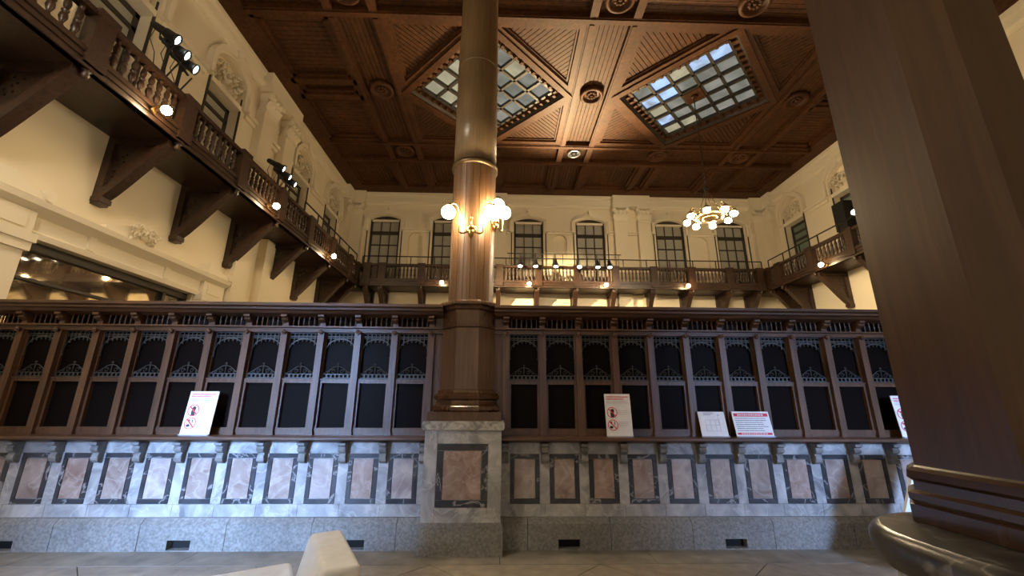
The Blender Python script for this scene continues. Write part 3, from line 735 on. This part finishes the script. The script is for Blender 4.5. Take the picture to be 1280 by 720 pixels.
obj('cabinet', MB().prism([(11.02, 11.75), (11.38, 11.75), (11.38, 12.3), (11.02, 12.2)], 'xy', 7.0, 7.95), black, lo)
obj('stand_pole', MB().box(11.16, 11.22, 11.95, 12.01, 5.92, 7.0), black, lo)
spot('rack_beam_a', (-5.2, 9.95, 7.0), (2.4, 16, 4.8), 1500, (1, .76, .44), 26, .5)
spot('rack_beam_b', (-5.1, 6.3, 7.1), (2.7, 16, 5.1), 9000, (1, .74, .40), 24, .6)
spot('ceiling_fill_beam', (2.95, 14.45, 6.6), (1.8, 8.6, 10.1), 3200, (1, .74, .40), 84, 1.0, .1)  # fill light added at the bright spotlight to brighten the ceiling centre

# ------------------------------------------------------------------ lamp column on its pedestal
CX, CY = -.41, 5.39
ped = thing('column_pedestal', 'grey marble pedestal with a rose inlay carrying the lamp column', 'pedestal', (CX, CY, 0))
yf = 4.95
obj('plinth', MB().box(CX-.46, CX+.46, yf-.01, 5.84, 0, .27).prism([(CX-.46, .27), (CX+.46, .27), (CX+.445, .325), (CX-.445, .325)], 'xz', yf+.0, 5.84), granite, ped)
obj('die', MB().box(CX-.43, CX+.43, yf+.01, 5.82, .325, 1.27), grey_marble, ped)
for a, b in ((-.435, -.29), (.29, .435)): obj('corner_slab', MB().box(CX+a, CX+b, yf, yf+.03, .325, 1.27), grey_marble, ped)
for z0, z1 in ((.325, .47), (1.13, 1.27)): obj('face_slab', MB().box(CX-.285, CX+.285, yf, yf+.03, z0, z1), grey_marble, ped)
def inlay(parent, x0, x1, z0, z1, t, y, pm_):
    e = .006
    st = MB().box(0, x1-x0, -.004, .02, 0, t).mesh('border_strip', dark_marble)
    sv = MB().box(0, t, -.004, .02, 0, z1-z0-2*t-2*e).mesh('border_strip', dark_marble)
    inst('border_strip', st, parent, (x0, y, z0)); inst('border_strip', st, parent, (x0, y, z1-t))
    inst('border_strip', sv, parent, (x0, y, z0+t+e)); inst('border_strip', sv, parent, (x1-t, y, z0+t+e))
    obj('inlay_panel', MB().box(x0+t+e*1.5, x1-t-e*1.5, y-.004, y+.02, z0+t+e*1.5, z1-t-e*1.5), pm_, parent)
inlay(ped, CX-.285, CX+.285, .475, 1.125, .068, yf, pink_b)
obj('cap_slab', MB().prism([(CX-.455, 1.275), (CX+.455, 1.275), (CX+.468, 1.30), (CX+.468, 1.35), (CX+.455, 1.37), (CX-.455, 1.37), (CX-.468, 1.35), (CX-.468, 1.30)], 'xz', yf-.03, 5.87), cap_marble, ped)

clm = thing('column', 'tall round wooden lamp column on an octagonal base splitting the counter', 'column', (CX, CY, 1.37))
k8 = 1/math.cos(PI/8)
def octo(mb, prof): return mb.lathe([(r*k8, z) for r, z in prof], (CX, CY, 0), 8, smooth=False, rot=PI/8)
obj('base_plinth', MB().box(CX-.43, CX+.43, CY-.41, CY+.41, 1.37, 1.47), base_wood, clm)
obj('base_moulding', octo(MB(), [(.395, 1.47), (.405, 1.49), (.405, 1.53), (.385, 1.55), (.375, 1.575), (.37, 1.60), (.395, 1.62), (.40, 1.65), (.385, 1.68), (.355, 1.69), (.35, 1.72), (.335, 1.73)]), base_wood, clm)
obj('dado', octo(MB(), [(.335, 1.72), (.33, 2.5)]), wood('dado_wood', (.085, .045, .027), (.15, .082, .050), (8, 8, .6), .28, .3), clm)
obj('dado_band', octo(MB(), [(.33, 2.48), (.355, 2.49), (.355, 2.51), (.335, 2.52), (.335, 2.70), (.36, 2.72), (.37, 2.75), (.40, 2.77), (.40, 2.80), (.36, 2.83), (.32, 2.84)]), base_wood, clm)
NPL = 20
plank = None
for k in range(NPL):
    a0, a1 = 2*PI*(k+.025)/NPL, 2*PI*(k+.975)/NPL
    pts = []
    for z, r in ((2.83, .300), (3.6, .304), (4.72, .306), (4.85, .306)):
        for rr in (r, r-.03):
            for a in (a0, (a0+a1)/2, a1): pts.append((CX+rr*math.cos(a), CY+rr*math.sin(a), z))
    if plank is None or True:
        ff = []
        for j in range(3):
            b0, b1 = j*6, (j+1)*6
            for i in range(2): ff += [(b0+i, b0+i+1, b1+i+1, b1+i)]
            ff += [(b0, b1, b1+3, b0+3), (b0+2, b0+5, b1+5, b1+2)]
        mb = MB(); mb.add(pts, ff, False)
        obj('stave', mb, col_wood, clm)
obj('core', MB().lathe([(.285, 2.8), (.288, 4.85)], (CX, CY, 0), 24), dframe, clm)
obj('collar_ring', MB().lathe([(.306, 4.83), (.332, 4.84), (.336, 4.87), (.332, 4.90), (.31, 4.91)], (CX, CY, 0), 40), plain('dark_brass', (.16, .11, .06), .4, .8), clm)
obj('upper_shaft', MB().lathe([(.310, 4.88), (.312, 5.6), (.310, 6.6), (.298, 7.6), (.287, 9.4), (.30, 9.6), (.36, 9.8), (.36, 10.1)], (CX, CY, 0), 40).lathe([(.31, 6.62), (.316, 6.63), (.316, 6.65), (.308, 6.66)], (CX, CY, 0), 40), col_upper, clm)

def column_lamp(ang, label, z0=3.80, ext=.30):
    """two-globe wall lamp; ang: direction of the plate on the column"""
    n_ = Vector((math.cos(ang), math.sin(ang), 0)); s = Vector((-n_.y, n_.x, 0))
    c = Vector((CX, CY, z0))+n_*.305
    t = thing('wall_lamp', label, 'lamp', tuple(c), 'globe lamps on the column')
    obj('backplate', MB().lathe([(.075, 0), (.07, .02), (.04, .035)], c, 16, n_).ball(c+n_*.05+Vector((0, 0, .02)), .035, 10).tube([c+n_*.04, c+n_*.05+Vector((0, 0, .14))], .012).ball(c+n_*.05+Vector((0, 0, .15)), .02, 8).lathe([(.001, -.14), (.03, -.10), (.05, -.06), (.03, -.02)], c+n_*.03, 10), brass, t)
    for q in (-1, 1):
        pts = []
        for u in range(13):
            a = u/12
            x = .12*math.sin(a*PI*.55)*(1 if a < .5 else 1)
            if a < .45: p = (q*(.02+.14*math.sin(a/.45*PI/2)), .06+.05*a, -.03-.05*math.sin(a/.45*PI))
            else: b = (a-.45)/.55; p = (q*(.16-.06*math.sin(b*PI*.5)+(ext-.10)*b*b), .08+.04*b, -.03+.36*math.sin(b*PI*.62))
            pts.append(c+s*p[0]+n_*p[1]+Vector((0, 0, p[2])))
        arm = obj('arm', MB().tube(pts, .013, 7), brass, t)
        e = pts[-1]
        obj('gallery', MB().lathe([(.05, .0), (.045, .03), (.02, .05)], e+Vector((0, 0, -.03)), 12), brass, arm)
        obj('globe', MB().ball(e+Vector((0, 0, -.11)), .092, 20), globe_m, arm)
column_lamp(-PI/2, 'pair of lit globes on brass arms facing the lobby from the column')
column_lamp(-.386, 'close set pair of lit globes on the side of the column towards the chandelier', 3.985, .12)

# ------------------------------------------------------------------ chandelier
def chandelier(hx_, hy_, hz, label, glow):
    ch = thing('chandelier', label, 'chandelier', (hx_, hy_, hz), 'ring chandeliers')
    obj('rod', MB().tube([(hx_, hy_, 7.2), (hx_, hy_, ZR+.06)], .014).lathe([(.02, 7.28), (.06, 7.24), (.07, 7.2), (.03, 7.14), (.04, 7.1)], (hx_, hy_, 0), 14), iron, ch)
    obj('ring', MB().lathe([(.24, -.05), (.34, -.05), (.36, .0), (.34, .05), (.24, .05), (.24, -.05)], (hx_, hy_, hz), 32), brass, ch)
    obj('bowl', MB().lathe([(.24, -.02), (.16, -.09), (.05, -.13), (.001, -.16)], (hx_, hy_, hz), 24), brass, ch)
    for k in range(4):
        a = PI/4+k*PI/2; obj('stay', MB().tube([(hx_+.03*math.cos(a), hy_+.03*math.sin(a), 7.14), (hx_+.3*math.cos(a), hy_+.3*math.sin(a), hz+.04)], .010), brass, ch)
    for k in range(8):
        a = 2*PI*k/8+.2; c, s = math.cos(a), math.sin(a)
        P_ = lambda r, z: (hx_+r*c, hy_+r*s, hz+z)
        am = obj('arm', MB().tube([P_(.32, 0), P_(.38, -.02), P_(.43, .05), P_(.47, .16), P_(.52, .20), P_(.56, .14), P_(.57, .06)], .012), brass, ch)
        obj('uplight_block_cap', MB().lathe([(.012, .09), (.045, .075), (.075, .04), (.095, -.01), (.099, -.01), (.08, .045), (.05, .085)], P_(.57, .0), 18), brass, am)  # brass cap added over each shade to keep light off the ceiling
        sh = obj('shade', MB().lathe([(.03, .03), (.05, .02), (.078, -.02), (.088, -.07), (.06, -.105), (.001, -.12)], P_(.57, .0), 18), glow, am)
chandelier(SKX[1]-.02, SKY, 6.38, 'brass ring chandelier with eight lit shades hanging below the skylight', shade_m)
chandelier(-4.2, 1.2, 6.3, 'brass ring chandelier with eight lit shades, added out of view over the lobby', emit('lit_shade_added', (1, .90, .74), 115))  # unseen second chandelier, added to light the counter front

# ------------------------------------------------------------------ teller counter
YM = 5.29
LX0, LP = -.889, .465
RX0, RP = .070, .468
def counter(name_lbl, x_first, sg, pitch, nb, pier_x, x_end, vents, labels):
    marks = [x_first+sg*pitch*k for k in range(nb+1)]
    lo_, hi = min(pier_x, x_end), max(pier_x, x_end)
    # ---- marble base
    mbx = thing('marble_counter', labels[0], 'counter', ((lo_+hi)/2, 5.4, 0))
    obj('core', MB().box(lo_, hi, 5.235, 5.75, .0, 1.117), grey_marble, mbx)
    # plinth blocks with vents
    blen = pitch*2
    x = pier_x; k = 0
    edges = [pier_x]
    first = min((abs(v-pier_x), v) for v in vents)[1]-sg*blen/2
    if abs(first-pier_x) > .1: edges.append(first)
    while abs(edges[-1]-pier_x)+blen < abs(x_end-pier_x)-.1: edges.append(edges[-1]+sg*blen)
    edges.append(x_end)
    for a, b in zip(edges[:-1], edges[1:]):
        a, b = min(a, b)+.003, max(a, b)-.003
        vv = [v for v in vents if a < v-.13 and v+.13 < b]
        mb = MB()
        if vv:
            v = vv[0]
            mb.box(a, v-.125, 5.14, 5.235, 0, .262).box(v+.125, b, 5.14, 5.235, 0, .262).box(v-.125, v+.125, 5.14, 5.235, .108, .262).box(v-.125, v+.125, 5.14, 5.235, 0, .012)
        else: mb.box(a, b, 5.14, 5.235, 0, .262)
        mb.prism([(5.14, .262), (5.235, .262), (5.235, .318), (5.19, .318)], 'yz', a, b)
        blk = obj('plinth_block', mb, granite, mbx)
        if vv: obj('vent_opening', MB().box(vv[0]-.125, vv[0]+.125, 5.225, 5.233, .012, .108), void, blk)
    # marble facing: stiles, base course, frieze, inlays
    stile = MB().box(-.058, .058, 0, .02, .452, 1.0).mesh('stile', grey_marble)
    yfm = 5.215
    fx = pier_x
    for k, mx in enumerate(marks):
        inst('stile', stile, mbx, (mx, yfm, 0))
        inst('corbel', CORB, mbx, (mx, yfm, 0))
        if k < nb:
            a, b = sorted((mx, mx+sg*pitch)); c = (a+b)/2
            obj('base_course', MB().box(a+.002, b-.002, yfm-.003, 5.24, .320, .450), grey_marble, mbx)
            obj('frieze_slab', MB().prism([(a+.05, .992), (b-.05, .992), (b-.05, 1.06), (b-.09, 1.10), (b-.14, 1.116), (a+.14, 1.116), (a+.09, 1.10), (a+.05, 1.06)], 'xz', yfm, 5.24), grey_marble, mbx)
            obj('frieze_back', MB().box(a, b, 5.222, 5.24, 1.0, 1.117), grey_marble, mbx)
            inlay(mbx, a+.062, b-.062, .456, .988, .046, yfm, random.choice([pink_marble, pink_b, pink_c, pink_c]))
    a, b = sorted((pier_x, x_first)); 
    if b-a > .03: obj('end_slab', MB().box(a, b, 5.217, 5.24, .32, 1.117), grey_marble, mbx)
    # ---- wooden screen
    sc = thing('teller_screen', labels[1], 'screen', ((lo_+hi)/2, 5.4, 1.14))
    obj('ledge', MB().box(lo_, hi, 5.02, 5.75, 1.150, 1.190).prism([(5.02, 1.150), (5.02, 1.19), (5.005, 1.183), (5.005, 1.16)], 'yz', lo_, hi), wood_x, sc)
    obj('ledge_moulding', MB().prism([(5.06, 1.15), (5.22, 1.15), (5.22, 1.118), (5.12, 1.125)], 'yz', lo_, hi), wood_x, sc)
    obj('cornice', MB().prism([(5.30, 2.63), (5.20, 2.66), (5.17, 2.69), (5.13, 2.70), (5.13, 2.725), (5.09, 2.74), (5.09, 2.775), (5.5, 2.785), (5.5, 2.63)], 'yz', lo_, hi), wood_x, sc)
    obj('head_rail', MB().box(lo_, hi, 5.265, 5.42, 2.432, 2.478).prism([(5.265, 2.478), (5.225, 2.485), (5.225, 2.503), (5.265, 2.506), (5.42, 2.506), (5.42, 2.478)], 'yz', lo_, hi), wood_x, sc)
    obj('foot_rail', MB().box(lo_, hi, 5.285, 5.42, 1.19, 1.215), wood_x, sc)
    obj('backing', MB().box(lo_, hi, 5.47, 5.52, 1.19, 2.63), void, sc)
    for k, mx in enumerate(marks):
        inst('mullion', MULL, sc, (mx, YM, 0)); inst('console', CONS, sc, (mx, YM, 0))
        if k < nb:
            a, b = sorted((mx, mx+sg*pitch)); c = (a+b)/2
            inst('sash_frame', SASH, sc, (c, YM, 0)); inst('grille', GRIL, sc, (c, YM, 0))
            inst('upper_pane', UPANE, sc, (c, YM, 0)); inst('lower_pane', LPANE, sc, (c, YM, 0))
            for q in range(6): inst('spindle', SPIN, sc, (c-.165+.066*q, YM+.02, 2.506))
    a, b = sorted((pier_x, x_first-sg*.04))
    if b-a > .03: obj('end_panel', MB().box(a, b, YM+.01, YM+.06, 1.19, 2.44).box(a, b, YM+.01, YM+.06, 2.50, 2.64).box(a+.03, b-.03, YM-.0, YM+.06, 1.25, 2.38), wood_z, sc)
    return sc
def corbel_mesh():
    mb = MB()
    pf = [(0, 1.117), (-.13, 1.117), (-.135, 1.09), (-.10, 1.075), (-.115, 1.05), (-.10, 1.02), (-.06, 1.0), (-.075, .975), (-.08, .94), (-.06, .905), (-.03, .888), (0, .882)]
    mb.prism([(a, z) for a, z in pf], 'yz', -.036, .036)
    mb.box(-.046, .046, -.14, 0, 1.095, 1.117)
    mb.lathe([(.028, -.042), (.028, .042)], (0, -.085, 1.045), 10, (1, 0, 0), False).lathe([(.022, -.042), (.022, .042)], (0, -.055, .93), 10, (1, 0, 0), False)
    return mb.mesh('corbel', stone('corbel_stone', (.30, .30, .29), (.15, .15, .15), .6, 12))
CORB = corbel_mesh()
MULL = MB().box(-.040, .040, -.045, .10, 1.19, 2.432).box(-.048, .048, -.052, .1, 1.19, 1.225).mesh('mullion', wood_z)
cm_ = MB().box(-.034, .034, -.03, .08, 2.506, 2.635)
cm_.prism([(-.03, 2.64), (-.12, 2.64), (-.12, 2.615), (-.085, 2.605), (-.09, 2.585), (-.06, 2.565), (-.03, 2.545)], 'yz', -.036, .036)
cm_.lathe([(.018, -.04), (.018, .04)], (0, -.075, 2.588), 8, (1, 0, 0))
cm_.prism([(-.035, 2.432), (.035, 2.432), (.022, 2.405), (0, 2.395), (-.022, 2.405)], 'xz', -.085, -.04).ball((0, -.07, 2.43), .03, 8)
CONS = cm_.mesh('console', wood_z)
hwb = .466/2-.038
SASH = MB().box(-hwb, -hwb+.03, .0, .05, 1.215, 1.80).box(hwb-.03, hwb, .0, .05, 1.215, 1.80).box(-hwb, hwb, .0, .05, 1.80, 1.845).box(-hwb, hwb, -.015, .05, 1.838, 1.85).box(-hwb, hwb, -.01, .05, 1.205, 1.272).box(-hwb, -hwb+.012, .02, .05, 1.85, 2.432).box(hwb-.012, hwb, .02, .05, 1.85, 2.432).mesh('sash_frame', wood_z)
UPANE = MB().box(-hwb, hwb, .062, .068, 1.82, 2.44).mesh('upper_pane', dglass)
LPANE = MB().box(-hwb, hwb, .045, .051, 1.25, 1.82).mesh('lower_pane', dglass)
def grille_mesh():
    mb = MB(); y0, y1 = .028, .040; q = hwb-.012
    for z, t in ((2.425, .010), (2.385, .012), (2.362, .008)): mb.box(-q, q, y0, y1, z-t/2, z+t/2)
    n_ = 7
    for k in range(n_+1):
        x = -q+2*q*k/n_; mb.box(x-.005, x+.005, y0, y1, 2.36-.03*abs(k-3.5)/3.5, 2.43)
    arc = [(-q+2*q*k/14, 2.20+.145*math.sqrt(max(0, 1-((k-7)/7.0)**2))) for k in range(15)]
    for (a, b), (c, d) in zip(arc[:-1], arc[1:]): mb.prism([(a, b), (c, d), (c, d+.014), (a, b+.014)], 'xz', y0, y1)
    for k in (1, 2, 3, 4, 5, 6): x = -q+2*q*k/7; z = 2.20+.145*math.sqrt(1-(x/q)**2); mb.box(x-.005, x+.005, y0, y1, z-.02, 2.37); mb.ball((x, .034, z-.022), .010, 6)
    for s in (-1, 1): mb.box(s*q-.005, s*q+.005, y0, y1, 2.12, 2.43); mb.ball((s*(q-.004), .034, 2.12), .010, 6)
    # cresting on the transom
    for z, t in ((1.862, .012), (1.908, .010)): mb.box(-q, q, y0, y1, z-t/2, z+t/2)
    for k in range(8): x = -q+2*q*k/7; mb.box(x-.009, x+.009, y0, y1, 1.855, 1.91)
    for s in (-1, 1):
        mb.tube([(s*q*.97, .034, 1.915), (s*q*.72, .034, 1.935), (s*q*.5, .034, 1.965), (s*q*.28, .034, 1.995), (0, .034, 2.01)], .006, 5)
        for cx_, r in ((.30, .028), (.62, .016)):
            mb.tube([(s*q*cx_+r*math.cos(t*.7)*(1-t*.06), .034, 1.915+r+r*math.sin(t*.7)*(1-t*.06)) for t in range(11)], .005, 4)
    mb.tube([(0, .034, 1.91), (0, .034, 2.03)], .006, 5); mb.ball((0, .034, 2.035), .013, 8)
    return mb.mesh('grille', grille_m)
GRIL = grille_mesh()
SPIN = MB().lathe([(.011, 0), (.011, .02), (.007, .03), (.013, .065), (.007, .10), (.011, .11), (.011, .135)], (0, 0, 0), 7).mesh('spindle', wood_z)
counter('l', LX0, -1, LP, 12, CX-.33, XL, [-5.36, -3.48, -1.60], ['grey marble counter base with rose panels, on the portal side of the pedestal', 'dark wooden teller screen with grilles, on the portal side of the column'])
counter('r', RX0, 1, RP, 15, CX+.33, RX0+15*RP+.05, [.80, 2.69, 4.57, 6.45], ['grey marble counter base with rose panels, from the pedestal towards the near pier', 'dark wooden teller screen with grilles, from the column towards the near pier'])

# ------------------------------------------------------------------ signs on the ledge
def notice(x, wd, hh, label, grp, lean=.10, y=5.13, rz=0.0, kind='ban'):
    t = thing('notice_board', label, 'sign', (x, y, 1.19), grp)
    def part(nm, mb, mat):
        o = bpy.data.objects.new(nm, mb.mesh(nm, mat)); COL.objects.link(o); o.parent = t if nm in ('board', 'base_strip') else bd_[0]; PW[o.name] = PW[t.name]; return o
    t.rotation_euler = (-lean, 0, rz)
    bd_ = []; bd_.append(part('board', MB().box(-wd/2, wd/2, 0, .008, .012, hh), paper))
    part('base_strip', MB().box(-wd/2, wd/2, -.02, .012, .0, .014), clear_edge)
    f = -.0015
    if kind == 'ban':
        ln = MB(); rr = random.Random(1)
        def line(mb, z, x0, x1, t_):
            u = x0
            while u < x1:
                l_ = rr.uniform(.008, .018); mb.box(u, min(x1, u+l_), f, 0, z-t_/2, z+t_/2); u += l_+.004
        a = MB(); line(a, hh-.035, -wd*.42, wd*.42, .012); line(a, hh-.062, -wd*.42, wd*.25, .012); part('title_print', a, red_ink)
        b = MB(); line(b, hh-.088, -wd*.44, wd*.35, .006); line(b, hh-.108, -wd*.44, wd*.42, .006)
        for z in (hh*.60, hh*.56, hh*.52, hh*.34, hh*.30, hh*.26): line(b, z, .0, wd*.36, .004)
        part('body_print', b, grey_ink)
        for cz, k in ((hh*.56, 0), (hh*.27, 1)):
            cxx = -wd*.24; R_ = wd*.20
            rg = MB()
            for i in range(28):
                a0, a1 = 2*PI*i/28, 2*PI*(i+1)/28
                rg.prism([(cxx+R_*math.cos(a0), cz+R_*math.sin(a0)), (cxx+R_*math.cos(a1), cz+R_*math.sin(a1)), (cxx+R_*.87*math.cos(a1), cz+R_*.87*math.sin(a1)), (cxx+R_*.87*math.cos(a0), cz+R_*.87*math.sin(a0))], 'xz', f-.001, 0)
            dd = R_*.66; e = R_*.07
            rg.prism([(cxx-dd-e, cz+dd-e), (cxx-dd+e, cz+dd+e), (cxx+dd+e, cz-dd+e), (cxx+dd-e, cz-dd-e)], 'xz', f-.001, 0)
            part('ban_ring', rg, red_ink)
            pc = MB()
            if k == 0:
                pc.prism([(cxx+.022*math.cos(j*PI/6)+.005, cz+R_*.35+.022*math.sin(j*PI/6)) for j in range(12)], 'xz', f, 0)
                pc.prism([(cxx-.018, cz-R_*.85), (cxx+.026, cz-R_*.85), (cxx+.020, cz+R_*.1), (cxx+.012, cz+R_*.25), (cxx-.014, cz+R_*.2), (cxx-.022, cz-.01)], 'xz', f, 0)
            else:
                pc.prism([(cxx-.020+.022*math.cos(j*PI/6), cz-R_*.38+.016*math.sin(j*PI/6)) for j in range(12)], 'xz', f, 0)
                pc.box(cxx+.016, cxx+.026, f, 0, cz+.004, cz+R_*.65).box(cxx-.03, cxx-.008, f, 0, cz+R_*.3, cz+R_*.62)
            part('pictogram', pc, black_ink)
    elif kind == 'map':
        a = MB(); s = .10
        for z in (.07, .14, .20): a.box(-s*.9, s*.8, f, 0, z, z+.003)
        for x_ in (-.09, -.03, .03, .08): a.box(x_, x_+.003, f, 0, .07, .203)
        a.box(.075, .078, f, 0, .14, .27)
        part('plan_lines', a, grey_ink)
        b = MB()
        for z, x1 in ((.285, .02), (.272, .03), (.258, -.01)): b.box(-.10, x1, f, 0, z, z+.007)
        b.prism([(.08, .25), (.095, .25), (.0875, .275)], 'xz', f, 0)
        part('heading_print', b, grey_ink)
    else:
        part('red_band', MB().box(-wd*.46, wd*.46, f, 0, hh-.060, hh-.022).box(-wd*.46, wd*.46, f, 0, .030, .055), red_ink)
        b = MB(); rr = random.Random(5)
        for q in range(7):
            z = hh-.085-q*.024; u = -wd*.44
            e = wd*rr.uniform(.2, .44)
            while u < e: l_ = rr.uniform(.01, .03); b.box(u, u+l_, f, 0, z, z+.006); u += l_+.005
        part('body_print', b, black_ink)
        c = MB(); u = -wd*.36
        while u < wd*.34: l_ = rr.uniform(.015, .03); c.box(u, u+l_, f-.001, 0, hh-.048, hh-.034).box(u, u+l_, f-.001, 0, .038, .047); u += l_+.007
        part('white_print', c, paper)
    return t
notice(-3.54, .335, .50, 'white prohibition notice with two red ban symbols, alone on the portal side ledge', 'prohibition notices on the ledge')
notice(1.44, .315, .50, 'white prohibition notice with two red ban symbols, alone on the ledge past the pedestal', 'prohibition notices on the ledge')
notice(2.60, .325, .30, 'small white floor plan board on the ledge beside the red banded notice', None, .22, 5.14, 0, 'map')
notice(3.09, .46, .305, 'wide white notice with red bands top and bottom on the ledge', None, .22, 5.14, 0, 'red')
notice(5.06, .325, .50, 'white prohibition notice with ban symbols, half hidden by the near pier', 'prohibition notices on the ledge')

# ------------------------------------------------------------------ white lounge chair
ux, uy = .47/.9977, -.88/.9977
ch_ = thing('lounge_chair', 'white vinyl lounge chair with a wedge backrest in front of the counter', 'chair', (-1.45, 2.98, 0))
def L(u, v, z): # u along the back, v from the back towards the seat front
    return (-1.09+ux*u+uy*v, 3.13+uy*u-ux*v, z)
def solid(pts8): return MB().add([L(*p) for p in pts8], [(0,3,2,1),(4,5,6,7),(0,1,5,4),(1,2,6,5),(2,3,7,6),(3,0,4,7)])
def bevelled(o, w_, seg_=3):
    b = o.modifiers.new('bevel', 'BEVEL'); b.width = w_; b.segments = seg_; b.limit_method = 'NONE'
    for p in o.data.polygons: p.use_smooth = True
    return o
bevelled(obj('backrest', solid([(-.42, -.13, .10), (.42, -.13, .10), (.42, .25, .10), (-.42, .25, .10), (-.40, -.10, .655), (.40, -.10, .655), (.40, .12, .655), (-.40, .12, .655)]), white_vinyl, ch_), .035)
bevelled(obj('seat', solid([(-.54, .20, .10), (.42, .20, .10), (.42, .90, .10), (-.54, .90, .10), (-.55, .20, .445), (.42, .20, .445), (.40, .90, .44), (-.55, .90, .44)]), white_vinyl, ch_), .04)
for u in (-.36, .34):
    for v in (-.04, .80):
        x_, y_, z_ = L(u, v, 0); obj('foot', MB().lathe([(.025, 0), (.03, .11)], (x_, y_, 0), 10), black, ch_)

# ------------------------------------------------------------------ near pier on its marble slab, board behind it
px0, px1, py0, py1 = 1.30, 1.646, .973, 1.436
c_ = .089
np_ = thing('wooden_pier', 'large dark wooden pier standing on a black marble slab', 'pier', ((px0+px1)/2, (py0+py1)/2, 1.25))
def oc(e): return [(px0-e+c_, py0-e), (px1+e-c_, py0-e), (px1+e, py0-e+c_), (px1+e, py1+e-c_), (px1+e-c_, py1+e), (px0-e+c_, py1+e), (px0-e, py1+e-c_), (px0-e, py0-e+c_)]
def loft(levels):
    mb = MB(); vv = []; ff = []
    for e, z in levels: vv += [(x, y, z) for x, y in oc(e)]
    for j in range(len(levels)-1):
        for i in range(8): ff.append((j*8+i, j*8+(i+1) % 8, (j+1)*8+(i+1) % 8, (j+1)*8+i))
    ff += [list(range(8)), [len(vv)-1-i for i in range(8)]]
    return mb.add(vv, ff)
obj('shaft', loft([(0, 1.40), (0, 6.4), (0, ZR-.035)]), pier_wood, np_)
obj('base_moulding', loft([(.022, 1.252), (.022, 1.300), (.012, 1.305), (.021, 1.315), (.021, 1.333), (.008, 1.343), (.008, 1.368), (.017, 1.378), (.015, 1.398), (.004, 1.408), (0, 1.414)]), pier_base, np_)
sb = thing('marble_slab', 'black veined marble slab with rounded edges under the near pier', 'slab', (1.55, 1.21, 0))
def rrect(x0, x1, y0, y1, r, n_=6):
    pts = []
    for cxx, cyy, a in ((x1-r, y1-r, 0), (x0+r, y1-r, 90), (x0+r, y0+r, 180), (x1-r, y0+r, 270)):
        for k in range(n_+1): t = math.radians(a+90*k/n_); pts.append((cxx+r*math.cos(t), cyy+r*math.sin(t)))
    return pts
def loft2(levels):
    mb = MB(); vv = []; ff = []; n_ = None
    for e, z in levels:
        q = rrect(1.088+e, 1.86-e, .76+e, 1.50-e, .28); n_ = len(q); vv += [(x, y, z) for x, y in q]
    for j in range(len(levels)-1):
        for i in range(n_): ff.append((j*n_+i, j*n_+(i+1) % n_, (j+1)*n_+(i+1) % n_, (j+1)*n_+i))
    mb.add(vv, ff, True); k = len(mb.v)-len(vv)
    mb.f += [[k+i for i in range(n_)], [k+len(vv)-1-i for i in range(n_)]]; mb.sm += [False, False]
    return mb
obj('slab', loft2([(.05, 1.13), (.01, 1.155), (0, 1.19), (0, 1.222), (.008, 1.24), (.022, 1.25)]), slab_marble, sb)
obj('die', MB().box(1.22, 1.74, .87, 1.40, .06, 1.13), grey_marble, sb)
obj('plinth', MB().box(1.17, 1.79, .82, 1.45, 0, .06), granite, sb)
wb = thing('display_board', 'white panel leaning on its foot behind the near pier', 'board', (4.15, 4.45, 0))
bd = obj('panel', MB().add([(3.83, 4.42, .06), (4.52, 4.55, .06), (5.02, 4.55, 1.16), (4.35, 4.42, 1.16), (3.83, 4.45, .06), (4.52, 4.58, .06), (5.02, 4.58, 1.16), (4.35, 4.45, 1.16)], [(0,3,2,1),(4,5,6,7),(0,1,5,4),(1,2,6,5),(2,3,7,6),(3,0,4,7)]), white_vinyl, wb)
obj('foot', MB().box(3.98, 4.50, 4.40, 4.62, 0, .065), white_vinyl, wb)
